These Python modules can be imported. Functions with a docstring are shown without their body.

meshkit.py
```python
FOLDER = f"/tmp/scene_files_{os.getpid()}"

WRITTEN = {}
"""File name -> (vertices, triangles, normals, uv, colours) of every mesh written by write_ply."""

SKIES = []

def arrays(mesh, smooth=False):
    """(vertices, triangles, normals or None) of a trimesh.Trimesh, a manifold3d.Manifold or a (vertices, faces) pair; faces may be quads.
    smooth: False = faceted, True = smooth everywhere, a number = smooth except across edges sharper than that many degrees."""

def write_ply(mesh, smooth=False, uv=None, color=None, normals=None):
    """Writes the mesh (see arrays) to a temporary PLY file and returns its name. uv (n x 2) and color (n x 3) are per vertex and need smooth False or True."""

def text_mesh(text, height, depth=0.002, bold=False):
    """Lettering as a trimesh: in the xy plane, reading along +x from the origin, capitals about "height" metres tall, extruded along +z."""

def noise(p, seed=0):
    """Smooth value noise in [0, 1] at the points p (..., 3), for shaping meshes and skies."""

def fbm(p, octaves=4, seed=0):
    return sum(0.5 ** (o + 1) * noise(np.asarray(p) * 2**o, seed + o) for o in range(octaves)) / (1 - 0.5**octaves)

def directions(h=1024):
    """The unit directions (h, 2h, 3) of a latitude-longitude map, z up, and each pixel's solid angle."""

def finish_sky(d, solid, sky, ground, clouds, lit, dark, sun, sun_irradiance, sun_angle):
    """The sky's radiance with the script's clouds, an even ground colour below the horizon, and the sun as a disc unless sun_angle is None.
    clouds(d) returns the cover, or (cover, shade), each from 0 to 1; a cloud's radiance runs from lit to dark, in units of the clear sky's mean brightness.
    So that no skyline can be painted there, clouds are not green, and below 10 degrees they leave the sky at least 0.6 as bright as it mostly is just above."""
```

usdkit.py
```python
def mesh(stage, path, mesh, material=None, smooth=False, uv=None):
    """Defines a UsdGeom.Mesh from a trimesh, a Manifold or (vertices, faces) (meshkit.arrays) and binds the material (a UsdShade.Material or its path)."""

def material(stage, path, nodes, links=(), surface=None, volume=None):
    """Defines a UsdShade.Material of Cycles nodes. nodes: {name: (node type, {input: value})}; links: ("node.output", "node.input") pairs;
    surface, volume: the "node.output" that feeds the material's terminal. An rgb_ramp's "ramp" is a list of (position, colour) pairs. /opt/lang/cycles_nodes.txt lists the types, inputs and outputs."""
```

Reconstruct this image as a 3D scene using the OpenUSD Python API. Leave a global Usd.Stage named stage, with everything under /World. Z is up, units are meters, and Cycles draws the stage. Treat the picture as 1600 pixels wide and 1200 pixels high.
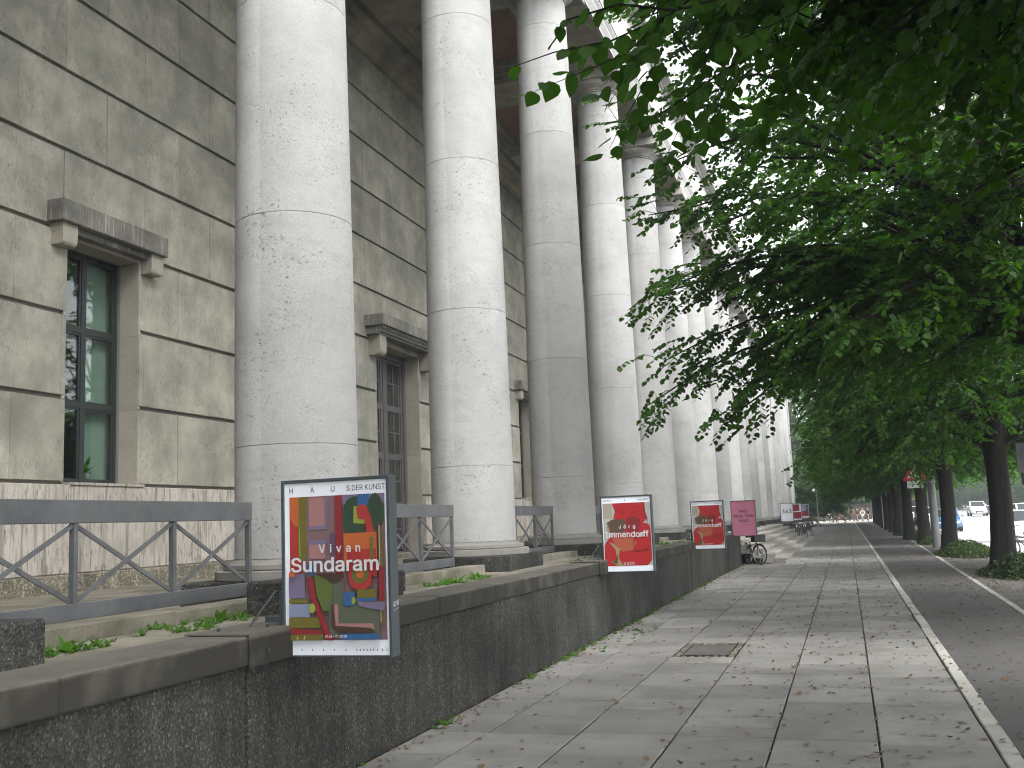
import math, random
import numpy as np, trimesh, usdkit, meshkit
import manifold3d as m3
from shapely.geometry import Polygon, box as sbox, LineString
from shapely.ops import split as shsplit
from pxr import Usd, UsdGeom, UsdLux, UsdShade, Gf, Sdf

stage = Usd.Stage.CreateInMemory()
UsdGeom.SetStageUpAxis(stage, 'Z')
UsdGeom.SetStageMetersPerUnit(stage, 1.0)
UsdGeom.Xform.Define(stage, '/World')
UsdGeom.Scope.Define(stage, '/World/Looks')
rng = np.random.default_rng(7)
random.seed(7)

# ------------------------------------------------------------------ camera, sky, sun, exposure
EYE = 1.7
FPX, YAW, PITCH, ROLL = 1604.68, 0.3074, 0.1350, -0.0410
EXPOSURE = 1.92
SKY_STRENGTH = 0.15
SUN_ELEV, SUN_AZ = math.radians(52), math.atan2(0.80, -0.60)      # azimuth of the direction towards the sun, atan2(x, y)
SUN_INTENSITY = 0.20

fw = np.array([-math.sin(YAW)*math.cos(PITCH), math.cos(YAW)*math.cos(PITCH), math.sin(PITCH)])
r0 = np.array([math.cos(YAW), math.sin(YAW), 0.0]); u0 = np.cross(r0, fw)
rt = r0*math.cos(ROLL)+u0*math.sin(ROLL); up = -r0*math.sin(ROLL)+u0*math.cos(ROLL)
cam = UsdGeom.Camera.Define(stage, '/World/camera')
M = Gf.Matrix4d(*rt, 0, *up, 0, *(-fw), 0, 0, 0, EYE, 1)
cam.AddTransformOp().Set(M)
cam.CreateHorizontalApertureAttr(36.0); cam.CreateVerticalApertureAttr(27.0)
cam.CreateFocalLengthAttr(36.0*FPX/1600.0)
cam.CreateClippingRangeAttr(Gf.Vec2f(0.05, 5000))
cam.CreateExposureAttr(EXPOSURE)

sunv = np.array([math.sin(SUN_AZ)*math.cos(SUN_ELEV), math.cos(SUN_AZ)*math.cos(SUN_ELEV), math.sin(SUN_ELEV)])
dome = UsdLux.DomeLight.Define(stage, '/World/sky')
skym = usdkit.material(stage, '/World/Looks/sky_overcast', {
    'sky': ('sky_texture', {'sky_type': 'single_scattering', 'sun_disc': False, 'sun_elevation': SUN_ELEV, 'sun_rotation': SUN_AZ, 'aerosol_density': 2.0}),
    'bw': ('rgb_to_bw', {}),
    'tc': ('texture_coordinate', {}),
    'cl': ('noise_texture', {'scale': 2.2, 'detail': 5.0, 'roughness': 0.55}),
    'ra': ('map_range', {'from_min': 0.3, 'from_max': 0.7, 'to_min': 1.25, 'to_max': 1.75, 'clamp': True}),
    'mu': ('math', {'math_type': 'multiply'}),
    'gr': ('combine_color', {}),
    'mx': ('mix', {'fac': 0.88}),
    'bg': ('background_shader', {'strength': SKY_STRENGTH}),
}, [('sky.color', 'bw.color'), ('tc.generated', 'cl.vector'), ('cl.fac', 'ra.value'), ('bw.val', 'mu.value1'), ('ra.result', 'mu.value2'),
    ('mu.value', 'gr.r'), ('mu.value', 'gr.g'), ('mu.value', 'gr.b'), ('sky.color', 'mx.color1'), ('gr.color', 'mx.color2'), ('mx.color', 'bg.color')], surface='bg.background')
UsdShade.MaterialBindingAPI.Apply(dome.GetPrim()).Bind(skym)
dome.GetPrim().SetCustomDataByKey('kind', 'structure')
sun = UsdLux.DistantLight.Define(stage, '/World/sun')
sun.CreateIntensityAttr(SUN_INTENSITY); sun.CreateAngleAttr(40.0); sun.CreateNormalizeAttr(True)
sun.CreateColorAttr(Gf.Vec3f(1.0, 0.985, 0.96))
zl = sunv; xl = np.cross([0, 0, 1.0], zl); xl /= np.linalg.norm(xl); yl = np.cross(zl, xl)
sun.AddTransformOp().Set(Gf.Matrix4d(*xl, 0, *yl, 0, *zl, 0, 0, 0, 60, 1))

# ------------------------------------------------------------------ helpers
used = {}
def numbered(path):
    n = used.get(path, 0); used[path] = n+1
    return path if n == 0 else '%s_%03d' % (path, n)

def tag(o, label=None, cat=None, group=None, kind=None):
    for k, v in (('label', label), ('category', cat), ('group', group), ('kind', kind)):
        if v: o.SetCustomDataByKey(k, v)
    return o

def place(x, loc, rz=0, scale=None):  # noqa
    x.AddTranslateOp().Set(Gf.Vec3d(*map(float, loc)))
    if rz: x.AddRotateZOp().Set(float(math.degrees(rz)))
    if scale: x.AddScaleOp().Set(Gf.Vec3f(*map(float, (scale,)*3 if np.ndim(scale) == 0 else scale)))

def thing(name, label, cat, loc=(0, 0, 0), rz=0, group=None, kind=None):
    x = UsdGeom.Xform.Define(stage, numbered('/World/'+name)); place(x, loc, rz)
    return tag(x.GetPrim(), label, cat, group, kind)

def part(parent, name, mesh, mat, smooth=False, label=None, kind=None):
    m = usdkit.mesh(stage, numbered(str(parent.GetPath())+'/'+name), mesh, mat, smooth=smooth)
    return tag(m.GetPrim(), label, None, None, kind)

def top(name, mesh, mat, label=None, cat=None, group=None, kind=None, smooth=False):
    m = usdkit.mesh(stage, numbered('/World/'+name), mesh, mat, smooth=smooth)
    return tag(m.GetPrim(), label, cat, group, kind)

def copy_of(root, loc, rz=0, label=None, scale=None, name=None):
    was = root.GetCustomData()
    parent = str(root.GetPath().GetParentPath())
    x = UsdGeom.Xform.Define(stage, numbered(parent+'/'+(name or root.GetName().rstrip('0123456789').rstrip('_'))))
    x.GetPrim().GetReferences().AddInternalReference(root.GetPath())
    x.ClearXformOpOrder()
    for a in list(x.GetPrim().GetAttributes()):
        if a.GetName().startswith('xformOp:'):
            a.Block() if False else None
    t = x.AddTransformOp()
    c, s = math.cos(rz), math.sin(rz)
    sc = (scale,)*3 if scale is None or np.ndim(scale) == 0 else scale
    sc = (1, 1, 1) if scale is None else sc
    t.Set(Gf.Matrix4d(c*sc[0], s*sc[0], 0, 0, -s*sc[1], c*sc[1], 0, 0, 0, 0, sc[2], 0, *map(float, loc), 1))
    p = x.GetPrim(); p.SetInstanceable(True)
    tag(p, label or was.get('label'), was.get('category'), was.get('group'), was.get('kind'))
    return p

def cat_m(ms):
    vs, fs, n = [], [], 0
    for m in ms:
        v, f, _ = meshkit.arrays(m)
        vs.append(v); fs.append(f+n); n += len(v)
    return trimesh.Trimesh(np.vstack(vs), np.vstack(fs), process=False)

def bx(x0, x1, y0, y1, z0, z1):
    m = trimesh.creation.box([x1-x0, y1-y0, z1-z0]); m.apply_translation([(x0+x1)/2, (y0+y1)/2, (z0+z1)/2]); return m

def loft(rings, cap=True):
    """rings: list of (n,3) loops of the same length, outward faces for counter-clockwise loops stacked along the loop normal."""
    n = len(rings[0]); v = np.vstack(rings); f = []
    for k in range(len(rings)-1):
        for i in range(n):
            a, b = k*n+i, k*n+(i+1) % n
            f += [[a, b, b+n], [a, b+n, a+n]]
    if cap:
        for i in range(1, n-1):
            f.append([0, i+1, i]); o = (len(rings)-1)*n; f.append([o, o+i, o+i+1])
    m = trimesh.Trimesh(v, np.array(f), process=False); return m

def bevel_top(x0, x1, y0, y1, z0, z1, c=0.008):
    def q(d, z): return np.array([[x0+d, y0+d, z], [x1-d, y0+d, z], [x1-d, y1-d, z], [x0+d, y1-d, z]])
    return loft([q(0, z0), q(0, z1-c), q(c, z1)])

def bevel_px(y0, y1, z0, z1, x0, x1, c=0.01):
    """a block whose bevelled face looks to +x"""
    m = bevel_top(y0, y1, z0, z1, x0, x1, c)
    v = m.vertices[:, [2, 0, 1]]
    return trimesh.Trimesh(v, m.faces, process=False)

def bevel_box(x0, x1, y0, y1, z0, z1, c=0.01):
    a, b = np.array([x0, y0, z0]), np.array([x1, y1, z1]); pts = []
    for ax in range(3):
        d = np.full(3, c); d[ax] = 0
        for s in np.ndindex(2, 2, 2):
            s = np.array(s); pts.append(np.where(s, b-d, a+d))
    return trimesh.convex.convex_hull(np.array(pts))

def prism_y(profile, y0, y1):
    """profile: (x,z) polygon extruded along y"""
    m = trimesh.creation.extrude_polygon(Polygon(profile), y1-y0, engine='earcut')
    v = m.vertices; w = np.stack([v[:, 0], y0+v[:, 2], v[:, 1]], 1)
    return trimesh.Trimesh(w, m.faces[:, ::-1], process=False)

def prism_x(profile, x0, x1):
    """profile: (y,z) polygon extruded along x"""
    m = trimesh.creation.extrude_polygon(Polygon(profile), x1-x0, engine='earcut')
    v = m.vertices; w = np.stack([x0+v[:, 2], v[:, 0], v[:, 1]], 1)
    return trimesh.Trimesh(w, m.faces, process=False)

def lathe(profile, n=48):
    """profile (r,z) from bottom to top, closed by caps"""
    a = np.arange(n)*2*np.pi/n; c = np.stack([np.cos(a), np.sin(a)], 1)
    return loft([np.column_stack([c*r, np.full(n, z)]) for r, z in profile])

def tube(points, radii, sides=6):
    p = np.asarray(points, float); rr = np.broadcast_to(radii, (len(p),))
    t = np.gradient(p, axis=0); t /= np.linalg.norm(t, axis=1, keepdims=True)+1e-12
    ref = np.where(np.abs(t[:, 2:]) < 0.9, [[0, 0, 1.0]], [[1.0, 0, 0]])
    a = np.cross(t, ref); a /= np.linalg.norm(a, axis=1, keepdims=True)+1e-12
    b = np.cross(t, a); ang = np.arange(sides)*2*np.pi/sides
    rings = [p[i]+rr[i]*(np.cos(ang)[:, None]*a[i]+np.sin(ang)[:, None]*b[i]) for i in range(len(p))]
    m = loft(rings); m.invert(); return m

def bar(a, b, w, h=None, upv=(0, 0, 1)):
    a, b = np.asarray(a, float), np.asarray(b, float); h = h or w
    t = b-a; L = np.linalg.norm(t); t /= L
    s = np.cross(t, upv); s /= np.linalg.norm(s); n = np.cross(s, t)
    m = trimesh.creation.box([w, h, L]); R = np.eye(4); R[:3, 0] = s; R[:3, 1] = n; R[:3, 2] = np.cross(s, n)
    if np.dot(R[:3, 2], t) < 0: R[:3, 1] = -n; R[:3, 2] = np.cross(s, -n)
    R[:3, 3] = (a+b)/2; m.apply_transform(R); return m

def cyl(a, b, r, n=12):
    return tube([a, b], [r, r], n)

def hull(pts_r, seg=12):
    """hull of spheres [(x,y,z,r)...]"""
    ss = [m3.Manifold.sphere(r, seg).translate((x, y, z)) for x, y, z, r in pts_r]
    return m3.Manifold.batch_hull(ss)

# ------------------------------------------------------------------ materials
def L(name): return '/World/Looks/'+name
def mat(name, color, rough=0.6, **kw):
    return usdkit.material(stage, L(name), {'p': ('principled_bsdf', {'base_color': color, 'roughness': rough, **kw})}, [], surface='p.BSDF')

def stone(name, c1, c2, pit, blot=0.8, pit_scale=(14, 14, 5), pit_at=(0.60, 0.68), cluster=(0.45, 0.6), pit_fac=0.8, fine=60.0, rough=0.85, bump=0.35, rnd=0.18,
          streak=None, streak_scale=(9, 9, 0.5), streak_at=(0.52, 0.62), streak_fac=0.5, dirt=None, dirt_at=(0.5, 0.7), dirt_scale=0.35, dirt_fac=0.6, spec=0.25):
    """blotchy stone with dark pits in clusters; optional vertical run-off streaks and broad dirt"""
    N = {'g': ('geometry', {}), 'oi': ('object_info', {}),
         'b': ('noise_texture', {'scale': blot, 'detail': 5.0, 'roughness': 0.62}),
         'br': ('rgb_ramp', {'ramp': [(0.32, c1), (0.68, c2)]}),
         'f': ('noise_texture', {'scale': fine, 'detail': 3.0, 'roughness': 0.7}),
         'fr': ('map_range', {'from_min': 0.3, 'from_max': 0.7, 'to_min': 0.86, 'to_max': 1.12}),
         'pm': ('mapping', {'scale': pit_scale}), 'pn': ('noise_texture', {'scale': 1.0, 'detail': 4.0, 'roughness': 0.65, 'distortion': 0.6}),
         'pr': ('map_range', {'from_min': pit_at[0], 'from_max': pit_at[1], 'clamp': True}),
         'cm': ('mapping', {'scale': (1.0, 1.0, 1.6)}), 'cn': ('noise_texture', {'scale': 1.3, 'detail': 3.0}),
         'cr': ('map_range', {'from_min': cluster[0], 'from_max': cluster[1], 'clamp': True}),
         'pc': ('math', {'math_type': 'multiply'}), 'pf': ('math', {'math_type': 'multiply', 'value2': pit_fac}),
         'ia': ('math', {'math_type': 'add'}), 'ib': ('math', {'math_type': 'fraction'}),
         'rr': ('map_range', {'from_min': 0.0, 'from_max': 1.0, 'to_min': 1-rnd, 'to_max': 1+rnd}),
         'v': ('math', {'math_type': 'multiply'}), 'cv': ('combine_color', {}),
         'm1': ('mix', {'mix_type': 'multiply', 'fac': 1.0}),
         'm2': ('mix', {'color2': pit}),
         'hs': ('math', {'math_type': 'multiply_add', 'value2': -1.0}), 'hf': ('math', {'math_type': 'multiply', 'value2': 0.25}),
         'bu': ('bump', {'strength': bump, 'distance': 0.02}),
         'p': ('principled_bsdf', {'roughness': rough, 'specular_ior_level': spec})}
    E = [('g.position', 'b.vector'), ('b.fac', 'br.fac'), ('g.position', 'f.vector'), ('f.fac', 'fr.value'),
         ('g.position', 'pm.vector'), ('pm.vector', 'pn.vector'), ('pn.fac', 'pr.value'), ('g.position', 'cm.vector'), ('cm.vector', 'cn.vector'), ('cn.fac', 'cr.value'),
         ('pr.result', 'pc.value1'), ('cr.result', 'pc.value2'), ('pc.value', 'pf.value1'),
         ('oi.random', 'ia.value1'), ('g.random_per_island', 'ia.value2'), ('ia.value', 'ib.value1'), ('ib.value', 'rr.value'), ('rr.result', 'v.value1'), ('fr.result', 'v.value2'), ('v.value', 'cv.r'), ('v.value', 'cv.g'), ('v.value', 'cv.b'),
         ('br.color', 'm1.color1'), ('cv.color', 'm1.color2'), ('pf.value', 'm2.fac'),
         ('f.fac', 'hf.value1'), ('pc.value', 'hs.value1'), ('hf.value', 'hs.value3'), ('hs.value', 'bu.height'), ('bu.normal', 'p.normal')]
    last = 'm1.color'
    if streak:
        N.update({'sm': ('mapping', {'scale': streak_scale}), 'sn': ('noise_texture', {'scale': 1.0, 'detail': 3.0, 'roughness': 0.6}),
                  'sr': ('map_range', {'from_min': streak_at[0], 'from_max': streak_at[1], 'to_max': streak_fac, 'clamp': True}), 'm3': ('mix', {'color2': streak})})
        E += [('g.position', 'sm.vector'), ('sm.vector', 'sn.vector'), ('sn.fac', 'sr.value'), (last, 'm3.color1'), ('sr.result', 'm3.fac')]
        last = 'm3.color'
    if dirt:
        N.update({'dn': ('noise_texture', {'scale': dirt_scale, 'detail': 6.0, 'roughness': 0.65}),
                  'dr': ('map_range', {'from_min': dirt_at[0], 'from_max': dirt_at[1], 'to_max': dirt_fac, 'clamp': True}), 'm4': ('mix', {'color2': dirt})})
        E += [('g.position', 'dn.vector'), ('dn.fac', 'dr.value'), (last, 'm4.color1'), ('dr.result', 'm4.fac')]
        last = 'm4.color'
    E += [(last, 'm2.color1'), ('m2.color', 'p.base_color')]
    return usdkit.material(stage, L(name), N, E, surface='p.BSDF')

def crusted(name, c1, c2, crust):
    """blotchy stone, mixed in patches towards a darker colour below the top arris"""
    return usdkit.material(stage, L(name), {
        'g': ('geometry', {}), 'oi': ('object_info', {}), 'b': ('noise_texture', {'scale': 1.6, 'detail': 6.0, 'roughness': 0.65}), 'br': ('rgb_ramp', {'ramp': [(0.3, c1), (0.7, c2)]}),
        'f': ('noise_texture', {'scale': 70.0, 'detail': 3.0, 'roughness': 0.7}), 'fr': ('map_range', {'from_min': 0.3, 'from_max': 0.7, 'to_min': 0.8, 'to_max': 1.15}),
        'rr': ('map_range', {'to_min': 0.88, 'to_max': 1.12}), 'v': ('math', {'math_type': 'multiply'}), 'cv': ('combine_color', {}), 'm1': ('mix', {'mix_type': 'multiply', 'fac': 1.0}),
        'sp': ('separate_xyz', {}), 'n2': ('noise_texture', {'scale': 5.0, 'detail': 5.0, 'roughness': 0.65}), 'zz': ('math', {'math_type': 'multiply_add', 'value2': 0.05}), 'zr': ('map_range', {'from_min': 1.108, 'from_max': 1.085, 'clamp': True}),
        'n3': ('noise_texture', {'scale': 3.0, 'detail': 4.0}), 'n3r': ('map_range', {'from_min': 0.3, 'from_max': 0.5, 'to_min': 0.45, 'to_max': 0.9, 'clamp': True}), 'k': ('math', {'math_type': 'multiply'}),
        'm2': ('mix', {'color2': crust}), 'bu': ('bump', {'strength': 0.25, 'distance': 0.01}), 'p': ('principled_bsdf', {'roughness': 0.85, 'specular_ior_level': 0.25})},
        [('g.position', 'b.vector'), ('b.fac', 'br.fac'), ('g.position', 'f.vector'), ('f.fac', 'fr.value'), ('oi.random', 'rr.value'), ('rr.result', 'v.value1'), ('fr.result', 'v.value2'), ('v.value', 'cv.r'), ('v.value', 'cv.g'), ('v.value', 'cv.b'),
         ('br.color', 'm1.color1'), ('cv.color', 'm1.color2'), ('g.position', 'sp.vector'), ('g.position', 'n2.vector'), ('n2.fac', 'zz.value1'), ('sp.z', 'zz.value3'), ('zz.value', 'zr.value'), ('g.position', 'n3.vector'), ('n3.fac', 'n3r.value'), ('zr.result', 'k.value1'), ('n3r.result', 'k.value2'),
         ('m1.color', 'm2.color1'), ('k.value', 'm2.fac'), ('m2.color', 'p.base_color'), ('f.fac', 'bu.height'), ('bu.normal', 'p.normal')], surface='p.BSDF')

def conglomerate(name, base, light, scale=34.0, bump=0.7, zs=0.8):
    """dark stone full of pebbles, with worn vertical tooling"""
    return usdkit.material(stage, L(name), {
        'g': ('geometry', {}), 'm': ('mapping', {'scale': (1, 1, zs)}), 'oi': ('object_info', {}),
        'vo': ('voronoi_texture', {'scale': scale, 'randomness': 1.0}), 'sep': ('separate_color', {}),
        'v2': ('voronoi_texture', {'scale': scale*0.28, 'randomness': 1.0}), 'sep2': ('separate_color', {}),
        'r1': ('rgb_ramp', {'ramp': [(0.0, base), (0.6, tuple(1.3*x for x in base)), (0.86, tuple(1.8*x for x in base)), (0.985, light), (1.0, light)]}),
        'd2': ('map_range', {'from_min': 0.16, 'from_max': 0.24, 'to_min': 1.0, 'to_max': 0.0, 'clamp': True}),
        's2': ('math', {'math_type': 'greater_than', 'value2': 0.80}), 'mm': ('math', {'math_type': 'multiply'}),
        'mx': ('mix', {'color2': light}), 'mf': ('math', {'math_type': 'multiply', 'value2': 0.75}),
        'b': ('noise_texture', {'scale': 0.9, 'detail': 5.0, 'roughness': 0.6}), 'bm': ('map_range', {'from_min': 0.32, 'from_max': 0.68, 'to_min': 0.55, 'to_max': 1.5}),
        'sm': ('mapping', {'scale': (10, 10, 0.7)}), 'sn': ('noise_texture', {'scale': 1.0, 'detail': 2.0}), 'sr': ('map_range', {'from_min': 0.35, 'from_max': 0.65, 'to_min': 0.86, 'to_max': 1.18}),
        'n': ('noise_texture', {'scale': 55.0, 'detail': 3.0, 'roughness': 0.7}), 'nr': ('map_range', {'from_min': 0.35, 'from_max': 0.65, 'to_min': 0.72, 'to_max': 1.25}),
        'k1': ('math', {'math_type': 'multiply'}), 'k2': ('math', {'math_type': 'multiply'}), 'cv': ('combine_color', {}),
        'mu': ('mix', {'mix_type': 'multiply', 'fac': 1.0}),
        'bu': ('bump', {'strength': bump, 'distance': 0.03}), 'hh': ('math', {'math_type': 'multiply_add', 'value2': 0.8}),
        'p': ('principled_bsdf', {'roughness': 0.9, 'specular_ior_level': 0.2})},
        [('g.position', 'm.vector'), ('m.vector', 'vo.vector'), ('vo.color', 'sep.color'), ('sep.r', 'r1.fac'), ('m.vector', 'v2.vector'), ('v2.distance', 'd2.value'), ('v2.color', 'sep2.color'), ('sep2.g', 's2.value1'),
         ('d2.result', 'mm.value1'), ('s2.value', 'mm.value2'), ('mm.value', 'mf.value1'), ('r1.color', 'mx.color1'), ('mf.value', 'mx.fac'),
         ('g.position', 'b.vector'), ('b.fac', 'bm.value'), ('g.position', 'sm.vector'), ('sm.vector', 'sn.vector'), ('sn.fac', 'sr.value'), ('g.position', 'n.vector'), ('n.fac', 'nr.value'),
         ('bm.result', 'k1.value1'), ('sr.result', 'k1.value2'), ('k1.value', 'k2.value1'), ('nr.result', 'k2.value2'), ('k2.value', 'cv.r'), ('k2.value', 'cv.g'), ('k2.value', 'cv.b'),
         ('mx.color', 'mu.color1'), ('cv.color', 'mu.color2'), ('mu.color', 'p.base_color'),
         ('n.fac', 'hh.value1'), ('vo.distance', 'hh.value3'), ('hh.value', 'bu.height'), ('bu.normal', 'p.normal')], surface='p.BSDF')

M_col = stone('travertine_pale', (0.255, 0.254, 0.248), (0.34, 0.34, 0.334), (0.05, 0.047, 0.043), blot=0.9, pit_scale=(26, 26, 34), pit_at=(0.575, 0.67), cluster=(0.44, 0.60), pit_fac=0.68, rnd=0.055, bump=0.3,
              streak=(0.22, 0.21, 0.195), streak_scale=(2.5, 2.5, 8), streak_at=(0.52, 0.75), streak_fac=0.35, dirt=(0.125, 0.122, 0.112), dirt_at=(0.55, 0.85), dirt_scale=0.9, dirt_fac=0.4)
M_wall = stone('limestone_wall', (0.19, 0.183, 0.150), (0.325, 0.311, 0.255), (0.07, 0.065, 0.055), blot=1.6, pit_scale=(34, 34, 13), pit_at=(0.55, 0.66), cluster=(0.36, 0.62), pit_fac=0.6, rnd=0.11, bump=0.35,
               streak=(0.19, 0.185, 0.165), streak_scale=(5, 5, 1.4), streak_at=(0.5, 0.7), streak_fac=0.5, dirt=(0.11, 0.112, 0.10), dirt_at=(0.45, 0.70), dirt_scale=0.9, dirt_fac=0.6)
M_plinth = stone('stained_plinth_stone', (0.28, 0.258, 0.225), (0.39, 0.362, 0.318), (0.09, 0.08, 0.07), pit_scale=(20, 20, 5), pit_at=(0.52, 0.66), cluster=(0.35, 0.55), pit_fac=0.8, rnd=0.08,
                 streak=(0.12, 0.11, 0.10), streak_scale=(15, 15, 0.9), streak_at=(0.50, 0.64), streak_fac=0.7, dirt=(0.16, 0.145, 0.125), dirt_at=(0.5, 0.7), dirt_scale=1.3, dirt_fac=0.5)
M_hood = stone('weathered_hood_stone', (0.12, 0.113, 0.10), (0.20, 0.19, 0.165), (0.05, 0.05, 0.045), rnd=0.1, streak=(0.42, 0.40, 0.37), streak_scale=(30, 30, 1.3), streak_at=(0.57, 0.64), streak_fac=0.7, pit_fac=0.6, dirt=(0.07, 0.07, 0.065), dirt_at=(0.4, 0.65), dirt_scale=2.5, dirt_fac=0.7)
M_reveal = stone('reveal_stone', (0.20, 0.185, 0.15), (0.29, 0.27, 0.225), (0.06, 0.055, 0.05), rnd=0.08, pit_fac=0.5)
M_cap = stone('weathered_capital_stone', (0.20, 0.19, 0.17), (0.36, 0.345, 0.315), (0.06, 0.055, 0.05), blot=1.5, pit_fac=0.6, rnd=0.05, dirt=(0.09, 0.085, 0.075), dirt_at=(0.45, 0.6), dirt_scale=1.2, dirt_fac=0.7)
M_base = stone('base_ring_stone', (0.15, 0.145, 0.13), (0.25, 0.24, 0.22), (0.06, 0.055, 0.05), blot=1.5, pit_scale=(20, 20, 32), pit_fac=0.6, rnd=0.05, dirt=(0.10, 0.095, 0.085), dirt_at=(0.45, 0.65), dirt_scale=1.5, dirt_fac=0.6)
M_groove = mat('joint_mortar', (0.16, 0.15, 0.13), 0.9)
M_soffit = stone('soffit_stone', (0.20, 0.18, 0.135), (0.30, 0.275, 0.21), (0.05, 0.045, 0.04), rnd=0.06, pit_fac=0.4, dirt=(0.07, 0.065, 0.055), dirt_at=(0.45, 0.65), dirt_fac=0.6)
M_coffer = stone('red_brown_coffer_stone', (0.13, 0.075, 0.05), (0.19, 0.11, 0.075), (0.05, 0.03, 0.025), rnd=0.1, pit_fac=0.3)
M_fascia = stone('fascia_stone', (0.36, 0.35, 0.335), (0.46, 0.45, 0.435), (0.16, 0.15, 0.14), rnd=0.05, pit_fac=0.3)
M_congl = conglomerate('conglomerate_dark', (0.026, 0.026, 0.0235), (0.080, 0.080, 0.073), scale=85.0, zs=0.7, bump=0.5)
M_congl2 = conglomerate('conglomerate_brown', (0.12, 0.11, 0.085), (0.30, 0.275, 0.225), scale=40.0)
M_coping = stone('coping_stone', (0.058, 0.053, 0.045), (0.098, 0.089, 0.074), (0.03, 0.03, 0.027), blot=1.4, pit_scale=(30, 30, 30), rnd=0.12, pit_fac=0.4, streak=(0.045, 0.043, 0.038), streak_scale=(7, 7, 1.5), streak_fac=0.6, dirt=(0.06, 0.075, 0.035), dirt_at=(0.55, 0.75), dirt_fac=0.4)
M_step = stone('step_stone', (0.22, 0.207, 0.18), (0.29, 0.274, 0.245), (0.12, 0.11, 0.10), blot=1.2, pit_scale=(25, 25, 25), rnd=0.08, pit_fac=0.4)
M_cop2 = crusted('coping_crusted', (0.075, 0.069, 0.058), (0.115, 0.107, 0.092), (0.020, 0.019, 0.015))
M_terr = stone('terrace_slab', (0.135, 0.122, 0.098), (0.21, 0.19, 0.155), (0.06, 0.055, 0.045), blot=1.2, pit_scale=(25, 25, 25), rnd=0.15, pit_fac=0.4, dirt=(0.062, 0.066, 0.04), dirt_at=(0.42, 0.62), dirt_scale=1.6, dirt_fac=0.75)
M_slab = stone('paving_concrete', (0.198, 0.191, 0.179), (0.27, 0.261, 0.245), (0.08, 0.078, 0.07), blot=1.1, pit_scale=(45, 45, 45), pit_at=(0.62, 0.7), cluster=(0.3, 0.7), rnd=0.16, pit_fac=0.5, fine=140.0, bump=0.15,
               dirt=(0.11, 0.105, 0.095), dirt_at=(0.48, 0.7), dirt_scale=0.8, dirt_fac=0.55)
M_joint = mat('joint_earth', (0.028, 0.026, 0.020), 0.95)
M_asph = stone('asphalt_lane', (0.080, 0.077, 0.075), (0.118, 0.113, 0.110), (0.05, 0.05, 0.05), blot=0.5, pit_scale=(60, 60, 60), rnd=0.0, pit_fac=0.5, fine=200.0, bump=0.2, dirt=(0.14, 0.13, 0.115), dirt_at=(0.55, 0.75), dirt_fac=0.4)
M_road = stone('road_asphalt', (0.34, 0.337, 0.333), (0.42, 0.418, 0.415), (0.2, 0.2, 0.2), blot=0.3, pit_scale=(50, 50, 50), rnd=0.0, pit_fac=0.4, fine=150.0, rough=0.38, spec=0.5)
M_verge = stone('verge_gravel', (0.095, 0.09, 0.082), (0.15, 0.142, 0.13), (0.035, 0.03, 0.025), blot=1.5, pit_scale=(30, 30, 30), pit_at=(0.5, 0.6), rnd=0.0, pit_fac=0.6)
M_edge = stone('edging_concrete', (0.36, 0.35, 0.32), (0.46, 0.445, 0.41), (0.15, 0.14, 0.12), blot=2.0, pit_scale=(30, 30, 30), rnd=0.10, pit_fac=0.5, dirt=(0.2, 0.19, 0.165), dirt_fac=0.5, dirt_scale=1.2)
M_earth = mat('earth', (0.08, 0.07, 0.05), 0.95)
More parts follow.
